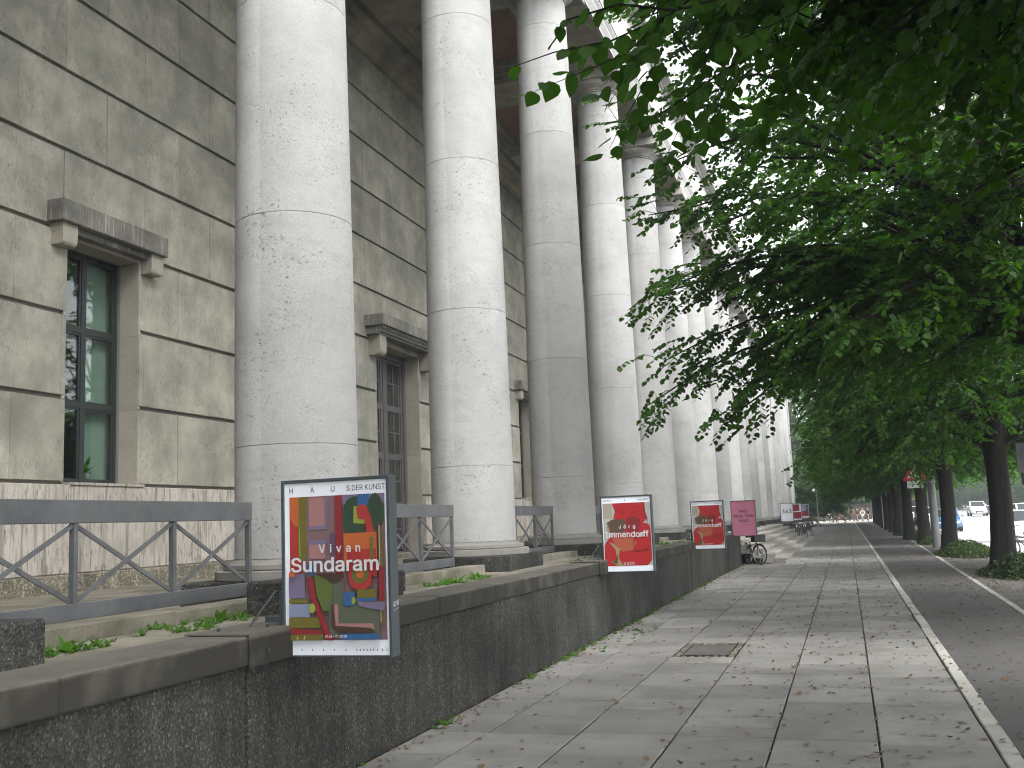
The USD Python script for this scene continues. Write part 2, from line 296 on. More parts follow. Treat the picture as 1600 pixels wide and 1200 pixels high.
M_ped = stone('light_forecourt', (0.25, 0.235, 0.205), (0.31, 0.292, 0.255), (0.2, 0.19, 0.17), blot=0.3, rnd=0.0, pit_fac=0.4)
M_steel = stone('galvanised_steel', (0.045, 0.047, 0.050), (0.078, 0.081, 0.085), (0.03, 0.026, 0.023), blot=3.0, pit_scale=(40, 40, 6), rnd=0.06, pit_fac=0.4, rough=0.5, bump=0.05, spec=0.5)
M_frame = mat('dark_frame_paint', (0.014, 0.018, 0.018), 0.4)
M_doorm = mat('door_bronze', (0.062, 0.056, 0.060), 0.45)
M_board = mat('poster_box_paint', (0.035, 0.045, 0.05), 0.45)
M_paper = mat('poster_paper', (0.66, 0.69, 0.74), 0.5)
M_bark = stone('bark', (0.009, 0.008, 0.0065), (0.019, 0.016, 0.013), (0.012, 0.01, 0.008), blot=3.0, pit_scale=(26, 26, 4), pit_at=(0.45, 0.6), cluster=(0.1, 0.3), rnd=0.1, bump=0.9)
M_black = mat('black_rubber', (0.012, 0.012, 0.013), 0.6)
M_dark = mat('dark_paint', (0.02, 0.021, 0.023), 0.35)
M_grey = mat('grey_paint', (0.19, 0.20, 0.20), 0.55)
M_pole = stone('pole_grey', (0.10, 0.105, 0.10), (0.15, 0.155, 0.15), (0.06, 0.05, 0.045), rnd=0.05, pit_fac=0.3, rough=0.6)
M_chrome = mat('bright_metal', (0.55, 0.55, 0.56), 0.3, metallic=1.0)
M_room = mat('room_plaster', (0.42, 0.46, 0.42), 0.9)
M_screen = mat('pale_blind', (0.24, 0.285, 0.262), 0.9)
M_white = mat('white_paint', (0.72, 0.72, 0.71), 0.5)

def pane(name, tint, spec=0.9):
    return usdkit.material(stage, L(name), {'t': ('transparent_bsdf', {'color': tint}), 'g': ('glossy_bsdf', {'color': (spec,)*3, 'roughness': 0.02}), 'f': ('layer_weight', {'blend': 0.5}), 'q': ('math', {'math_type': 'power', 'value2': 3.0}), 'k': ('math', {'math_type': 'multiply_add', 'value2': 0.75, 'value3': 0.045}), 'm': ('mix_closure', {})},
                           [('f.facing', 'q.value1'), ('q.value', 'k.value1'), ('k.value', 'm.fac'), ('t.BSDF', 'm.closure1'), ('g.BSDF', 'm.closure2')], surface='m.closure')
M_glass = pane('window_glass', (0.80, 0.88, 0.84))
M_carglass = mat('car_glass', (0.01, 0.013, 0.015), 0.05, specular_ior_level=0.8)

def leafmat(name, lo, hi, yel, yamt=0.05, tr=0.40):
    return usdkit.material(stage, L(name), {
        'g': ('geometry', {}), 'r': ('rgb_ramp', {'ramp': [(0.0, lo), (0.7, hi), (1.0-yamt, hi), (1.0-yamt*0.6, yel), (1.0, yel)]}),
        'n': ('noise_texture', {'scale': 0.8, 'detail': 2.0}), 'nm': ('map_range', {'from_min': 0.3, 'from_max': 0.7, 'to_min': 0.7, 'to_max': 1.25}), 'cv': ('combine_color', {}), 'mu': ('mix', {'mix_type': 'multiply', 'fac': 1.0}),
        'p': ('principled_bsdf', {'roughness': 0.5, 'specular_ior_level': 0.25}), 't': ('translucent_bsdf', {}), 'h': ('hsv', {'saturation': 1.15, 'value': 2.3}), 'm': ('mix_closure', {'fac': tr})},
        [('g.random_per_island', 'r.fac'), ('g.position', 'n.vector'), ('n.fac', 'nm.value'), ('nm.result', 'cv.r'), ('nm.result', 'cv.g'), ('nm.result', 'cv.b'), ('r.color', 'mu.color1'), ('cv.color', 'mu.color2'),
         ('mu.color', 'p.base_color'), ('mu.color', 'h.color'), ('h.color', 't.color'), ('p.BSDF', 'm.closure1'), ('t.BSDF', 'm.closure2')], surface='m.closure')
M_leaf = leafmat('linden_leaf', (0.026, 0.066, 0.009), (0.076, 0.142, 0.016), (0.24, 0.19, 0.03), tr=0.46)
M_leaf2 = leafmat('far_leaf', (0.040, 0.075, 0.025), (0.070, 0.115, 0.04), (0.13, 0.12, 0.04), 0.03)
M_weed = leafmat('weed_leaf', (0.05, 0.105, 0.02), (0.09, 0.17, 0.035), (0.20, 0.24, 0.06), 0.04)
M_shrub = leafmat('low_growth_leaf', (0.022, 0.040, 0.010), (0.042, 0.066, 0.018), (0.13, 0.10, 0.03), 0.16, tr=0.25)
M_fallen = usdkit.material(stage, L('fallen_leaf'), {'g': ('geometry', {}), 'r': ('rgb_ramp', {'ramp': [(0.0, (0.12, 0.075, 0.04)), (0.25, (0.29, 0.215, 0.11)), (0.6, (0.38, 0.32, 0.18)), (0.8, (0.20, 0.13, 0.07)), (1.0, (0.42, 0.37, 0.20))]}),
    'p': ('principled_bsdf', {'roughness': 0.7})}, [('g.random_per_island', 'r.fac'), ('r.color', 'p.base_color')], surface='p.BSDF')

# ------------------------------------------------------------------ the setting: ground, pavement, lane, verge, road
XW = -3.54                      # face of the retaining wall
XC, CY0, CS = -5.407, 9.518, 5.312   # column row
NCOL = range(-2, 19)
XF = -10.2                      # face of the building's wall
YEND = 107.2
def lane_r(y): return 2.20+0.0145*y
def road_z(y): return -0.12+np.interp(y, [60, 120, 230], [0.0, 0.55, 1.1])

def sheet(xl, xr, ys, zf):
    """strip between two x functions along y"""
    v = []
    for y in ys: v += [[xl(y), y, zf(y)[0]], [xr(y), y, zf(y)[1]]]
    f = []
    for i in range(len(ys)-1):
        a = 2*i; f += [[a, a+1, a+3], [a, a+3, a+2]]
    return trimesh.Trimesh(np.array(v, float), np.array(f), process=False)

top('ground', bx(-400, 400, -200, 500, -1.6, -0.5), M_earth, kind='structure')
pav = thing('pavement', None, None, kind='structure')
part(pav, 'joint_bed', bx(XW-0.3, 1.0, -4, 150, -0.2, -0.016), M_joint)
xs = [XW+0.02, -2.965, -2.20, -1.42, -0.66, 0.09, 0.865]
rows0 = 2.68
cells = []
pit = (-2.20, -1.42, 12.86, 14.36)                       # the access cover and its cobbles
for i in range(6):
    off = rng.uniform(-0.06, 0.06)
    y = rows0-5*0.8+off
    while y < 150:
        d = 0.8+rng.uniform(-0.03, 0.03)
        cells.append((xs[i], xs[i+1], y, y+d)); y += d
allc = list(cells)
cells = [c for c in cells if not (c[0] > pit[0]-0.1 and c[1] < pit[1]+0.1 and c[3] > pit[2] and c[2] < pit[3])]
gone = [c for c in allc if c not in cells]
lo_, hi_ = min(c[2] for c in gone), max(c[3] for c in gone)
cells += [(pit[0], pit[1], lo_, pit[2]), (pit[0], pit[1], pit[3], hi_)]
cells.sort(key=lambda c: c[2])
seen = [c for c in cells if c[3] > 2.4]
def slab_mesh(c, z=0.0, t=None):
    g = 0.005+0.004*rng.random()
    m = bevel_top(c[0]+g, c[1]-g, c[2]+g, c[3]-g, -0.06, 0.0, 0.006)
    v = np.array(m.vertices); a, b = rng.normal(0, 0.0022, 2)
    v[:, 2] += z+a*(v[:, 0]-c[0])/0.75+b*(v[:, 1]-c[2])/0.8
    return trimesh.Trimesh(v, m.faces, process=False)
cracked = {}
def crack_pieces(c):
    g = 0.007; r = sbox(c[0]+g, c[2]+g, c[1]-g, c[3]-g)
    k = rng.uniform(0.3, 0.7, 4); w, h = c[1]-c[0], c[3]-c[2]
    pts = [(c[0]-0.1, c[2]+k[0]*h)] + [(c[0]+t*w, c[2]+h*(k[0]+(k[1]-k[0])*t)+rng.normal(0, 0.035)) for t in (0.15, 0.3, 0.5, 0.65, 0.85)] + [(c[1]+0.1, c[2]+k[1]*h)]
    ln = LineString(pts).buffer(0.004)
    return [trimesh.creation.extrude_polygon(p, 0.06, engine='earcut').apply_translation([0, 0, -0.06+rng.uniform(-0.003, 0)]) for p in r.difference(ln).geoms]
want = [(-1.0, 8.5), (-1.7, 9.2), (-0.3, 7.4), (0.4, 10.9), (-0.3, 12.1), (-1.0, 15.6)]
for n, c in enumerate(seen):
    if n >= 296: break
    if any(c[0] < wx < c[1] and c[2] < wy < c[3] for wx, wy in want):
        for m in crack_pieces(c): part(pav, 'paving_slab', m, M_slab)
    else:
        part(pav, 'paving_slab', slab_mesh(c, rng.normal(0, 0.0015)), M_slab)
part(pav, 'paving_slabs', cat_m([slab_mesh(c) for c in seen[296:]]+[slab_mesh(c) for c in cells if c[3] <= 2.4]), M_slab, kind='stuff')
# access cover with a ring of cobbles
for k in range(2):
    y0 = pit[2]; n = 10
cov = thing('access_cover', 'square grey concrete access cover framed by small cobbles in the pavement', 'cover', (-1.81, 13.6, 0))
part(cov, 'lid', bevel_top(-0.27, 0.27, -0.48, 0.48, -0.05, -0.002, 0.008), M_verge)
part(cov, 'bedding', bx(-0.385, 0.385, -0.745, 0.745, -0.08, -0.016), M_verge)
part(cov, 'rim', cat_m([bx(-0.29, -0.275, -0.5, 0.5, -0.05, 0.0), bx(0.275, 0.29, -0.5, 0.5, -0.05, 0.0), bx(-0.275, 0.275, 0.485, 0.5, -0.05, 0.0), bx(-0.275, 0.275, -0.5, -0.485, -0.05, 0.0)]), M_dark)
def cobble(x, y):
    s = rng.uniform(0.036, 0.044, 2); j = rng.uniform(-0.006, 0.006, 2)
    part(cov, 'cobble', bevel_top(x-s[0]+j[0], x+s[0]+j[0], y-s[1]+j[1], y+s[1]+j[1], -0.06, rng.uniform(-0.006, 0.004), 0.014), M_congl2)
for x in np.arange(-0.335, 0.345, 0.0955):
    for y in (-0.70, -0.605, 0.565, 0.66): cobble(x, y)
for y in np.arange(-0.50, 0.52, 0.1):
    for x in (-0.335, 0.335): cobble(x, y)

# edging stones and the cycle lane
edge = thing('edging_strip', None, None, kind='structure')
for i, y in enumerate(np.arange(-1.0, 96.0, 1.0)):
    part(edge, 'edging_stone', bevel_top(0.875+rng.normal(0, .003), 1.0+rng.normal(0, .003), y+0.004, y+0.996, -0.1, 0.004+rng.normal(0, .0015), 0.008), M_edge)
part(edge, 'edging_stones', cat_m([bx(0.875, 1.0, y+0.004, y+0.996, -0.1, 0.004) for y in np.arange(96.0, 150, 1.0)]), M_edge, kind='stuff')
ysl = np.concatenate([np.arange(-4, 150, 2.0), [150.0]])
top('cycle_lane', sheet(lambda y: 1.003, lane_r, ysl, lambda y: (-0.002, -0.002)), M_asph, kind='structure')
edge2 = thing('lane_edge_strip', None, None, kind='structure')
for y in np.arange(6.0, 90, 1.0):
    a, b = lane_r(y), lane_r(y+1)
    q = np.array([[a+0.002, y+0.004], [a+0.11, y+0.004], [b+0.11, y+0.996], [b+0.002, y+0.996]])+rng.normal(0, .004, (1, 2))*[1, 0]
    ring = lambda z, d: np.column_stack([q+np.array([[d, d], [-d, d], [-d, -d], [d, -d]]), np.full(4, z)])
    part(edge2, 'edging_stone', loft([ring(-0.1, 0), ring(-0.004, 0), ring(0.003, 0.007)]), M_edge)
VR = 5.3
top('verge', sheet(lambda y: lane_r(y)+0.1, lambda y: VR, ysl, lambda y: (-0.012, float(road_z(y))+0.115)), M_verge, kind='structure')
kerb = thing('road_kerb', None, None, kind='structure')
for y in np.arange(20.0, 150, 2.0):
    z = float(road_z(y+1))
    part(kerb, 'kerb_stone', bevel_top(VR+0.003, VR+0.15, y+0.005, y+1.995, z-0.2, z+0.12, 0.012), M_edge)
ysr = np.arange(-20, 301, 10.0)
top('road', sheet(lambda y: VR+0.15, lambda y: 23.0, ysr, lambda y: (float(road_z(y)),)*2), M_road, kind='structure')
top('far_pavement', sheet(lambda y: 23.0, lambda y: 60.0, ysr, lambda y: (float(road_z(y))+0.1,)*2), M_verge, kind='structure')
top('forecourt', sheet(lambda y: -60.0, lambda y: VR-0.05, [150, 200, 260], lambda y: (0.0, 0.0)), M_ped, kind='structure')
top('museum_garden_ground', sheet(lambda y: -60.0, lambda y: XW-0.35, [107.5, 149.9], lambda y: (-0.02, -0.02)), M_verge, kind='structure')
dash = thing('lane_markings', None, None, kind='structure')
for x in (8.6, 12.0, 15.5):
    for y in np.arange(30, 150, 9.0):
        part(dash, 'dash', sheet(lambda _: x, lambda _: x+0.13, [y, y+3.0], lambda q: (float(road_z(q))+0.005,)*2), M_white)

# ------------------------------------------------------------------ retaining wall, coping, terrace
ZT, ZC = 1.0, 1.084
ST0, ST1 = 36.3, 67.6                              # the stairs
rw = thing('retaining_wall', 'dark pebbly stone retaining wall along the pavement, with weathered coping', 'wall')
segs = [(-4.0, 5.62), (5.62, 14.9), (14.9, 24.5), (24.5, ST0), (ST1, 78.0), (78.0, 92.0), (92.0, 107.0)]
for i, (a, b) in enumerate(segs):
    d = 0.022*(i % 2)
    part(rw, 'wall_panel', bevel_px(a+0.002, b-0.002, -0.3, 0.905, XW-0.35, XW-0.022+d, 0.012), M_congl)
    L_ = b-a; n = max(1, round(L_/1.55)); w = L_/n
    for k in range(n):
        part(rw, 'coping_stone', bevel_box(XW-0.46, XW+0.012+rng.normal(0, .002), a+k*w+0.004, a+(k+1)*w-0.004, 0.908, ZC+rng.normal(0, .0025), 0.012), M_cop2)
part(rw, 'stair_cheek', bx(-5.0, XW-0.36, ST0-0.4, ST0, -0.2, 0.99), M_congl)
terr = thing('terrace', None, None, kind='structure')
part(terr, 'bed', bx(-14.0, XW-0.36, -8, ST0-0.45, -0.3, 0.93), M_earth)
part(terr, 'bed', bx(-14.0, -4.9, ST0-0.45, 107, -0.3, 0.93), M_earth)
part(terr, 'bed', bx(-4.9, XW-0.36, ST1, 107, -0.3, 0.93), M_earth)
y = -6.0
while y < 34.5:                                     # lower strip of slabs behind the coping
    d = rng.uniform(1.2, 1.9)
    for xa, xb in ((-4.93, -4.45), (-4.445, -4.005)):
        m = bevel_top(xa, xb, y+0.006, y+d-0.006, 0.90, 1.035+rng.normal(0, .004), 0.006)
        part(terr, 'terrace_slab', m, M_terr)
    y += d
y = -6.0; n = 0
while y < 106:                                      # portico floor, one low step up
    d = 1.77
    far = y > 40
    for xa, xb in ((-6.6, -4.94), (-8.3, -6.605), (-10.2, -8.305)):
        m = bevel_top(xa, xb, y+0.004, y+d-0.004, 0.90, 1.02 if xb < -5 else 1.018, 0.006)
        if not far: part(terr, 'floor_slab', m, M_terr)
        else: cells_far = globals().setdefault('cells_far', []); cells_far.append(m)
    y += d
part(terr, 'floor_slabs', cat_m(cells_far), M_terr, kind='stuff')
for n in range(-2, 5):                              # low kerb beams between the column plinths
    a = CY0+CS*n+0.84
    for k in range(2):
        part(terr, 'kerb_beam', bevel_box(-5.22, -4.95, a+k*1.815, a+(k+1)*1.815-0.006, 0.95, 1.15-0.012*k, 0.012), M_terr)
# low stone blocks on the terrace edge
for i, (a, b) in enumerate(((2.6, 4.45), (7.45, 9.0))):
    m = bevel_box(-4.72, -4.0, a, b, 0.97, 1.312, 0.018)
    top('stone_block', m, M_congl, ['rough dark pebbly stone block at the left border, in front of the railing', 'rough dark pebbly stone block on the terrace half hidden behind the multicoloured poster'][i], 'stone block', 'stone blocks on the terrace edge')
# stairs
stair = thing('stone_stairs', 'wide flight of pale stone steps leading up to the portico past the pink poster', 'stairs')
for k in range(6):
    x1 = -2.06-0.36*k; z1 = 1.0*(k+1)/6-0.002*k
    e0, e1 = ST0+(0.0 if k else -0.0)+0.28*k*0, ST1
    xb = -5.0 if k > 4 else x1-0.42; zb_ = -0.1 if k == 0 else z1-0.30
    part(stair, 'step', prism_y([(xb, zb_), (x1-0.035, zb_), (x1-0.035, z1-0.055), (x1-0.006, z1-0.055), (x1, z1-0.05), (x1, z1-0.008), (x1-0.008, z1), (xb, z1)], e0+0.004, e1-0.004), M_step)

# ------------------------------------------------------------------ the museum
mus = thing('museum_building', 'long pale stone museum with a giant colonnade and coursed stone wall', 'building')
BO, BP = 12.38, 10.58                               # openings: first centre, pitch
openings = []                                       # (y0, y1, z0, z1, kind)
for k in range(-1, 9):
    c = BO+BP*k
    if k % 2 == 0: openings.append((c-0.78, c+0.78, 2.51, 5.97, 'window'))
    else: openings.append((c-1.26, c+1.26, 1.0, 6.05, 'door'))
# core wall with holes
def wall_boxes(x0, x1, y0, y1, z0, z1, holes):
    out = []; ys = sorted({y0, y1, *[h[0] for h in holes], *[h[1] for h in holes]})
    for a, b in zip(ys[:-1], ys[1:]):
        hs = [h for h in holes if h[0] <= a+1e-6 and h[1] >= b-1e-6]
        if not hs: out.append(bx(x0, x1, a, b, z0, z1)); continue
        h = hs[0]
        if h[2] > z0: out.append(bx(x0, x1, a, b, z0, h[2]))
        if h[3] < z1: out.append(bx(x0, x1, a, b, h[3], z1))
    return out
part(mus, 'wall_core', cat_m(wall_boxes(-11.0, XF-0.062, -8, YEND-0.2, 0.5, 15.0, openings)), M_groove)
part(mus, 'rear_mass', cat_m([bx(-30, -15, -8, YEND-0.2, 0, 15.0), bx(-15, -11.0, -8, -7, 0, 15), bx(-15, -11.0, YEND-1.2, YEND-0.2, 0, 15), bx(-15, -11.0, -7, YEND-1.2, 14.0, 15), bx(-15, -11.0, -7, YEND-1.2, 0.5, 0.98)]), M_room)
# coursed ashlar
Z0, CH = 2.53, 1.19
blocks_far = []; nb = 0
blocks = []
PB = BP/6
for k in range(9):
    z0, z1 = Z0+CH*k, Z0+CH*(k+1)-0.06
    if k == 8: z1 = 13.02
    base = (11.50 if k % 2 else 12.38)
    j0 = math.floor((-7.5-base)/PB)
    ys = [base+PB*(j0+i) for i in range(80)]
    for a, b in zip(ys[:-1], ys[1:]):
        if b < -7 or a > YEND-1: continue
        spans = [(a+0.003, b-0.003)]
        for h in openings:
            if h[2] < z1-0.02 and h[3] > z0+0.1:
                spans = [s for (p, q) in spans for s in ((p, min(q, h[0]-0.002)), (max(p, h[1]+0.002), q)) if s[1]-s[0] > 0.06]
        for p, q in spans: blocks.append((p, q, z0, z1))
blocks.sort(key=lambda b: abs(b[0]-14)+0.5*abs(b[0]-14)*(b[0] < 6))
for n, (p, q, z0, z1) in enumerate(blocks):
    m = bevel_px(p, q, z0, z1, XF-0.06, XF+rng.normal(0, 0.003), 0.007)
    if n < 270: part(mus, 'stone_block', m, M_wall)
    else: blocks_far.append(m)
part(mus, 'stone_blocks', cat_m(blocks_far), M_wall, kind='stuff')
# plinth: stained band and pebbly foot, cut at the doors
dz = [(h[0]-0.0, h[1]+0.0) for h in openings if h[4] == 'door']
def spans(y0, y1):
    out = [(y0, y1)]
    for a, b in dz: out = [s for (p, q) in out for s in ((p, min(q, a)), (max(p, b), q)) if s[1]-s[0] > 0.05]
    return out
for a, b in spans(-7, YEND-1):
    n = max(1, round((b-a)/2.1)); w = (b-a)/n
    for i in range(n):
        if a+i*w < 45:
            part(mus, 'plinth_stone', bevel_px(a+i*w+0.002, a+(i+1)*w-0.002, 1.27, 2.475, XF-0.06, XF+0.10, 0.012), M_plinth)
            part(mus, 'foot_stone', bevel_px(a+i*w+0.002, a+(i+1)*w-0.002, 1.0, 1.265, XF-0.06, XF+0.16, 0.02), M_congl2)
    if b > 45:
        part(mus, 'plinth_band', bevel_px(max(a, 45)+0.3, b, 1.0, 2.475, XF-0.06, XF+0.10, 0.012), M_plinth)

def window_unit(y0, y1, z0, z1, near):
    xg = -10.63
    w = part(mus, 'window', cat_m([bx(xg-0.06, xg+0.02, y0, y0+0.06, z0, z1), bx(xg-0.06, xg+0.02, y1-0.06, y1, z0, z1), bx(xg-0.06, xg+0.02, y0+0.06, y1-0.06, z0, z0+0.06), bx(xg-0.06, xg+0.02, y0+0.06, y1-0.06, z1-0.06, z1)]), M_frame)
    yc = (y0+y1)/2+0.03; H = (z1-z0-0.12)/3
    for k in (1, 2): part(w, 'transom', bx(xg-0.055, xg+0.015, y0+0.06, y1-0.06, z0+0.06+H*k-0.035, z0+0.06+H*k+0.035), M_frame)
    for k in range(3):
        za, zb = z0+0.06+H*k+(0.035 if k else 0), z0+0.06+H*(k+1)-(0.035 if k < 2 else 0)
        part(w, 'mullion', bx(xg-0.055, xg+0.018, yc-0.04, yc+0.04, za, zb), M_frame)
        for a, b in ((y0+0.06, yc-0.04), (yc+0.04, y1-0.06)):
            part(w, 'sash', cat_m([bx(xg-0.045, xg+0.006, a, a+0.035, za, zb), bx(xg-0.045, xg+0.006, b-0.035, b, za, zb), bx(xg-0.045, xg+0.006, a+0.035, b-0.035, za, za+0.035), bx(xg-0.045, xg+0.006, a+0.035, b-0.035, zb-0.035, zb)]), M_frame)
            part(w, 'pane', bx(xg-0.022, xg-0.014, a+0.035, b-0.035, za+0.035, zb-0.035), M_glass)
    # reveal lining stones, a hair proud of the core
    for s, ya, yb in ((0, y0-0.055, y0+0.002), (1, y1-0.002, y1+0.055)):
        for q in range(3):
            part(w, 'reveal_stone', bevel_px(ya, yb, z0+(z1-z0)/3*q+0.003, z0+(z1-z0)/3*(q+1)-0.003, -10.56, XF-0.012, 0.008), M_reveal)
    part(w, 'head_stone', bx(-10.56, XF-0.02, y0-0.05, y1+0.05, z1-0.002, z1+0.10), M_reveal)
    part(w, 'sill', bx(-10.56, XF+0.12, y0-0.0, y1+0.0, z0-0.035, z0+0.002), M_plinth)
    h = part(w, 'hood', bevel_box(XF-0.05, XF+0.27, y0-0.41, y1+0.36, 6.11, 6.42, 0.012), M_hood)
    part(w, 'hood_moulding', bx(XF-0.05, XF+0.12, y0-0.2, y1+0.15, 6.02, 6.108), M_hood)
    for ya in (y0-0.33, y1+0.03):
        pr = [(XF-0.05, 6.106), (XF-0.05, 5.80)]+[(XF+0.12+0.08*math.sin(t), 5.90-0.10*math.cos(t)) for t in np.linspace(0, math.pi/2, 6)]+[(XF+0.20, 6.106)]
        part(w, 'bracket', prism_y(pr, ya, ya+0.29), M_reveal)
    return w

def door_unit(y0, y1, z0, z1):
    xd = -10.64
    d = part(mus, 'door', cat_m([bx(xd-0.1, xd+0.03, y0, y0+0.10, z0, z1), bx(xd-0.1, xd+0.03, y1-0.10, y1, z0, z1), bx(xd-0.1, xd+0.03, y0+0.10, y1-0.10, z1-0.16, z1)]), M_doorm)
    yc = (y0+y1)/2
    for a, b in ((y0+0.11, yc-0.02), (yc+0.02, y1-0.11)):
        rows = np.linspace(z0+0.06, z1-0.17, 5)
        leaf = part(d, 'door_leaf', cat_m([bx(xd-0.06, xd, a, a+0.11, z0+0.02, z1-0.17), bx(xd-0.06, xd, b-0.11, b, z0+0.02, z1-0.17)]
                    + [bx(xd-0.06, xd, a+0.11, b-0.11, r-0.075 if i else r-0.04, r+0.075 if i < 4 else r-0.001) for i, r in enumerate(rows)]
                    + [cyl((xd, yy, r+s), (xd+0.012, yy, r+s), 0.016, 8) for r in rows[1:-1] for s in (-0.12, 0.12) for yy in (a+0.055, b-0.055)]), M_doorm)
        for i in range(4):
            za, zb = rows[i]+(0.075 if i else 0.11), rows[i+1]-(0.075 if i < 3 else 0.02)
            ya, yb = a+0.11, b-0.11; w = 0.17
            part(d, 'door_panel', bx(xd-0.055, xd-0.022, ya, ya+w, za, zb), M_doorm)
            part(d, 'door_panel', bx(xd-0.055, xd-0.022, yb-0.06, yb, za, zb), M_doorm)
            ya += w; yb -= 0.06; ym, zm = (ya+yb)/2, (za+zb)/2
            part(d, 'glazing_bar', cat_m([bx(xd-0.05, xd-0.01, ym-0.018, ym+0.018, za, zb), bx(xd-0.049, xd-0.012, ya, ym-0.018, zm-0.018, zm+0.018), bx(xd-0.049, xd-0.012, ym+0.018, yb, zm-0.018, zm+0.018)]), M_doorm)
            for p, q in ((ya, ym-0.018), (ym+0.018, yb)):
                for r, s in ((za, zm-0.018), (zm+0.018, zb)):
                    part(d, 'pane', bx(xd-0.034, xd-0.028, p, q, r, s), M_glass)
    for ya, yb in ((y0-0.055, y0+0.002), (y1-0.002, y1+0.055)):
        for q in range(4):
            part(d, 'reveal_stone', bevel_px(ya, yb, z0+(z1-z0)/4*q+0.003, z0+(z1-z0)/4*(q+1)-0.003, -10.58, XF-0.012, 0.008), M_reveal)
    part(d, 'head_stone', bx(-10.58, XF-0.02, y0-0.05, y1+0.05, z1-0.002, z1+0.10), M_reveal)
    part(d, 'threshold', bx(-10.6, XF+0.3, y0-0.1, y1+0.1, 1.018, 1.10), M_terr)
    ya, yb = y0-0.60, y1+0.60
    part(d, 'hood', cat_m([bevel_box(XF-0.05, XF+0.50, ya, yb, 6.335, 6.60, 0.012)]), M_hood)
    part(d, 'hood_moulding', prism_y([(XF-0.05, 6.155), (XF+0.30, 6.155), (XF+0.30, 6.20), (XF+0.35, 6.215), (XF+0.36, 6.25), (XF+0.42, 6.29), (XF+0.43, 6.332), (XF-0.05, 6.332)], ya+0.07, yb-0.07), M_hood)
    for yq in (y0-0.40, y1+0.04):
        pr = [(XF-0.05, 6.15), (XF-0.05, 5.69)]+[(XF+0.17+0.12*math.sin(t), 5.81-0.12*math.cos(t)) for t in np.linspace(0, math.pi/2, 6)]+[(XF+0.29, 6.15)]
        part(d, 'bracket', prism_y(pr, yq, yq+0.36), M_reveal)
for h in openings:
    if h[0] > 48 or h[1] < 2: 
        part(mus, 'shutter', bx(-10.7, -10.64, h[0], h[1], h[2], h[3]), M_frame); continue
    (window_unit(*h[:4], True) if h[4] == 'window' else door_unit(*h[:4]))
    # the room behind
    part(mus, 'room_wall', cat_m([bx(-14.9, -11.02, h[0]-1.6, h[0]-1.5, 0.98, 7.0), bx(-14.9, -11.02, h[1]+1.5, h[1]+1.6, 0.98, 7.0), bx(-14.9, -11.02, h[0]-1.5, h[1]+1.5, 6.9, 7.0)]), M_room)
    if h[4] == 'window':
        part(mus, 'blind', bx(-10.78, -10.765, (h[0]+h[1])/2+0.16, h[1]-0.02, 2.52, 5.96), M_screen)
        part(mus, 'room_sill', bx(-11.6, -11.02, h[0]-0.4, h[1]+0.4, 2.2, 2.46), M_room)

# columns
def Rz(z):
    q = (z-1.3)/8.5
    return 0.6354+(0.5659-0.6354)*q+0.0343*q*(1-q)
joints = [1.452, 2.571, 4.943, 7.315, 9.687, 12.060, 12.70]
def build_column():
    c = UsdGeom.Xform.Define(stage, numbered('/World/museum_building/column')); place(c, (XC, CY0, 0)); c = c.GetPrim()
    part(c, 'plinth', bevel_box(-0.83, 0.83, -0.83, 0.83, 0.97, 1.25, 0.012), M_congl)
    part(c, 'base_ring', lathe([(0.0, 1.251), (0.815, 1.251), (0.825, 1.26), (0.825, 1.338), (0.815, 1.347), (0.0, 1.347)][1:-1], 64), M_base, smooth=40)
    part(c, 'base_ring', lathe([(0.735, 1.348), (0.748, 1.36), (0.748, 1.40), (0.735, 1.408), (0.70, 1.412), (0.665, 1.425), (Rz(1.45)+0.008, 1.45)], 64), M_base, smooth=40)
    for a, b in zip(joints[:-1], joints[1:]):
        pr = [(Rz(a)-0.012, a+0.0005), (Rz(a)-0.004, a+0.002), (Rz(a), a+0.007)]+[(Rz(z), z) for z in np.linspace(a, b, 6)[1:-1]]+[(Rz(b), b-0.007), (Rz(b)-0.004, b-0.002), (Rz(b)-0.012, b-0.0005)]
        part(c, 'drum', lathe(pr, 64), M_col, smooth=40)
    R = Rz(12.7)
    part(c, 'capital', lathe([(R-0.01, 12.70), (R+0.025, 12.705), (R+0.03, 12.73), (R+0.01, 12.735), (R+0.012, 12.755), (R+0.045, 12.76), (R+0.05, 12.785), (R+0.03, 12.79), (R+0.035, 12.81),
                              (R+0.09, 12.84), (R+0.16, 12.875), (R+0.215, 12.92), (R+0.235, 12.955), (R+0.225, 12.972)], 64), M_cap, smooth=40)
    part(c, 'abacus', bevel_box(-0.80, 0.80, -0.80, 0.80, 12.974, 13.222, 0.012), M_cap)
    return c
col0 = build_column()
for n in NCOL:
    if n: copy_of(col0, (XC, CY0+CS*n, 0))
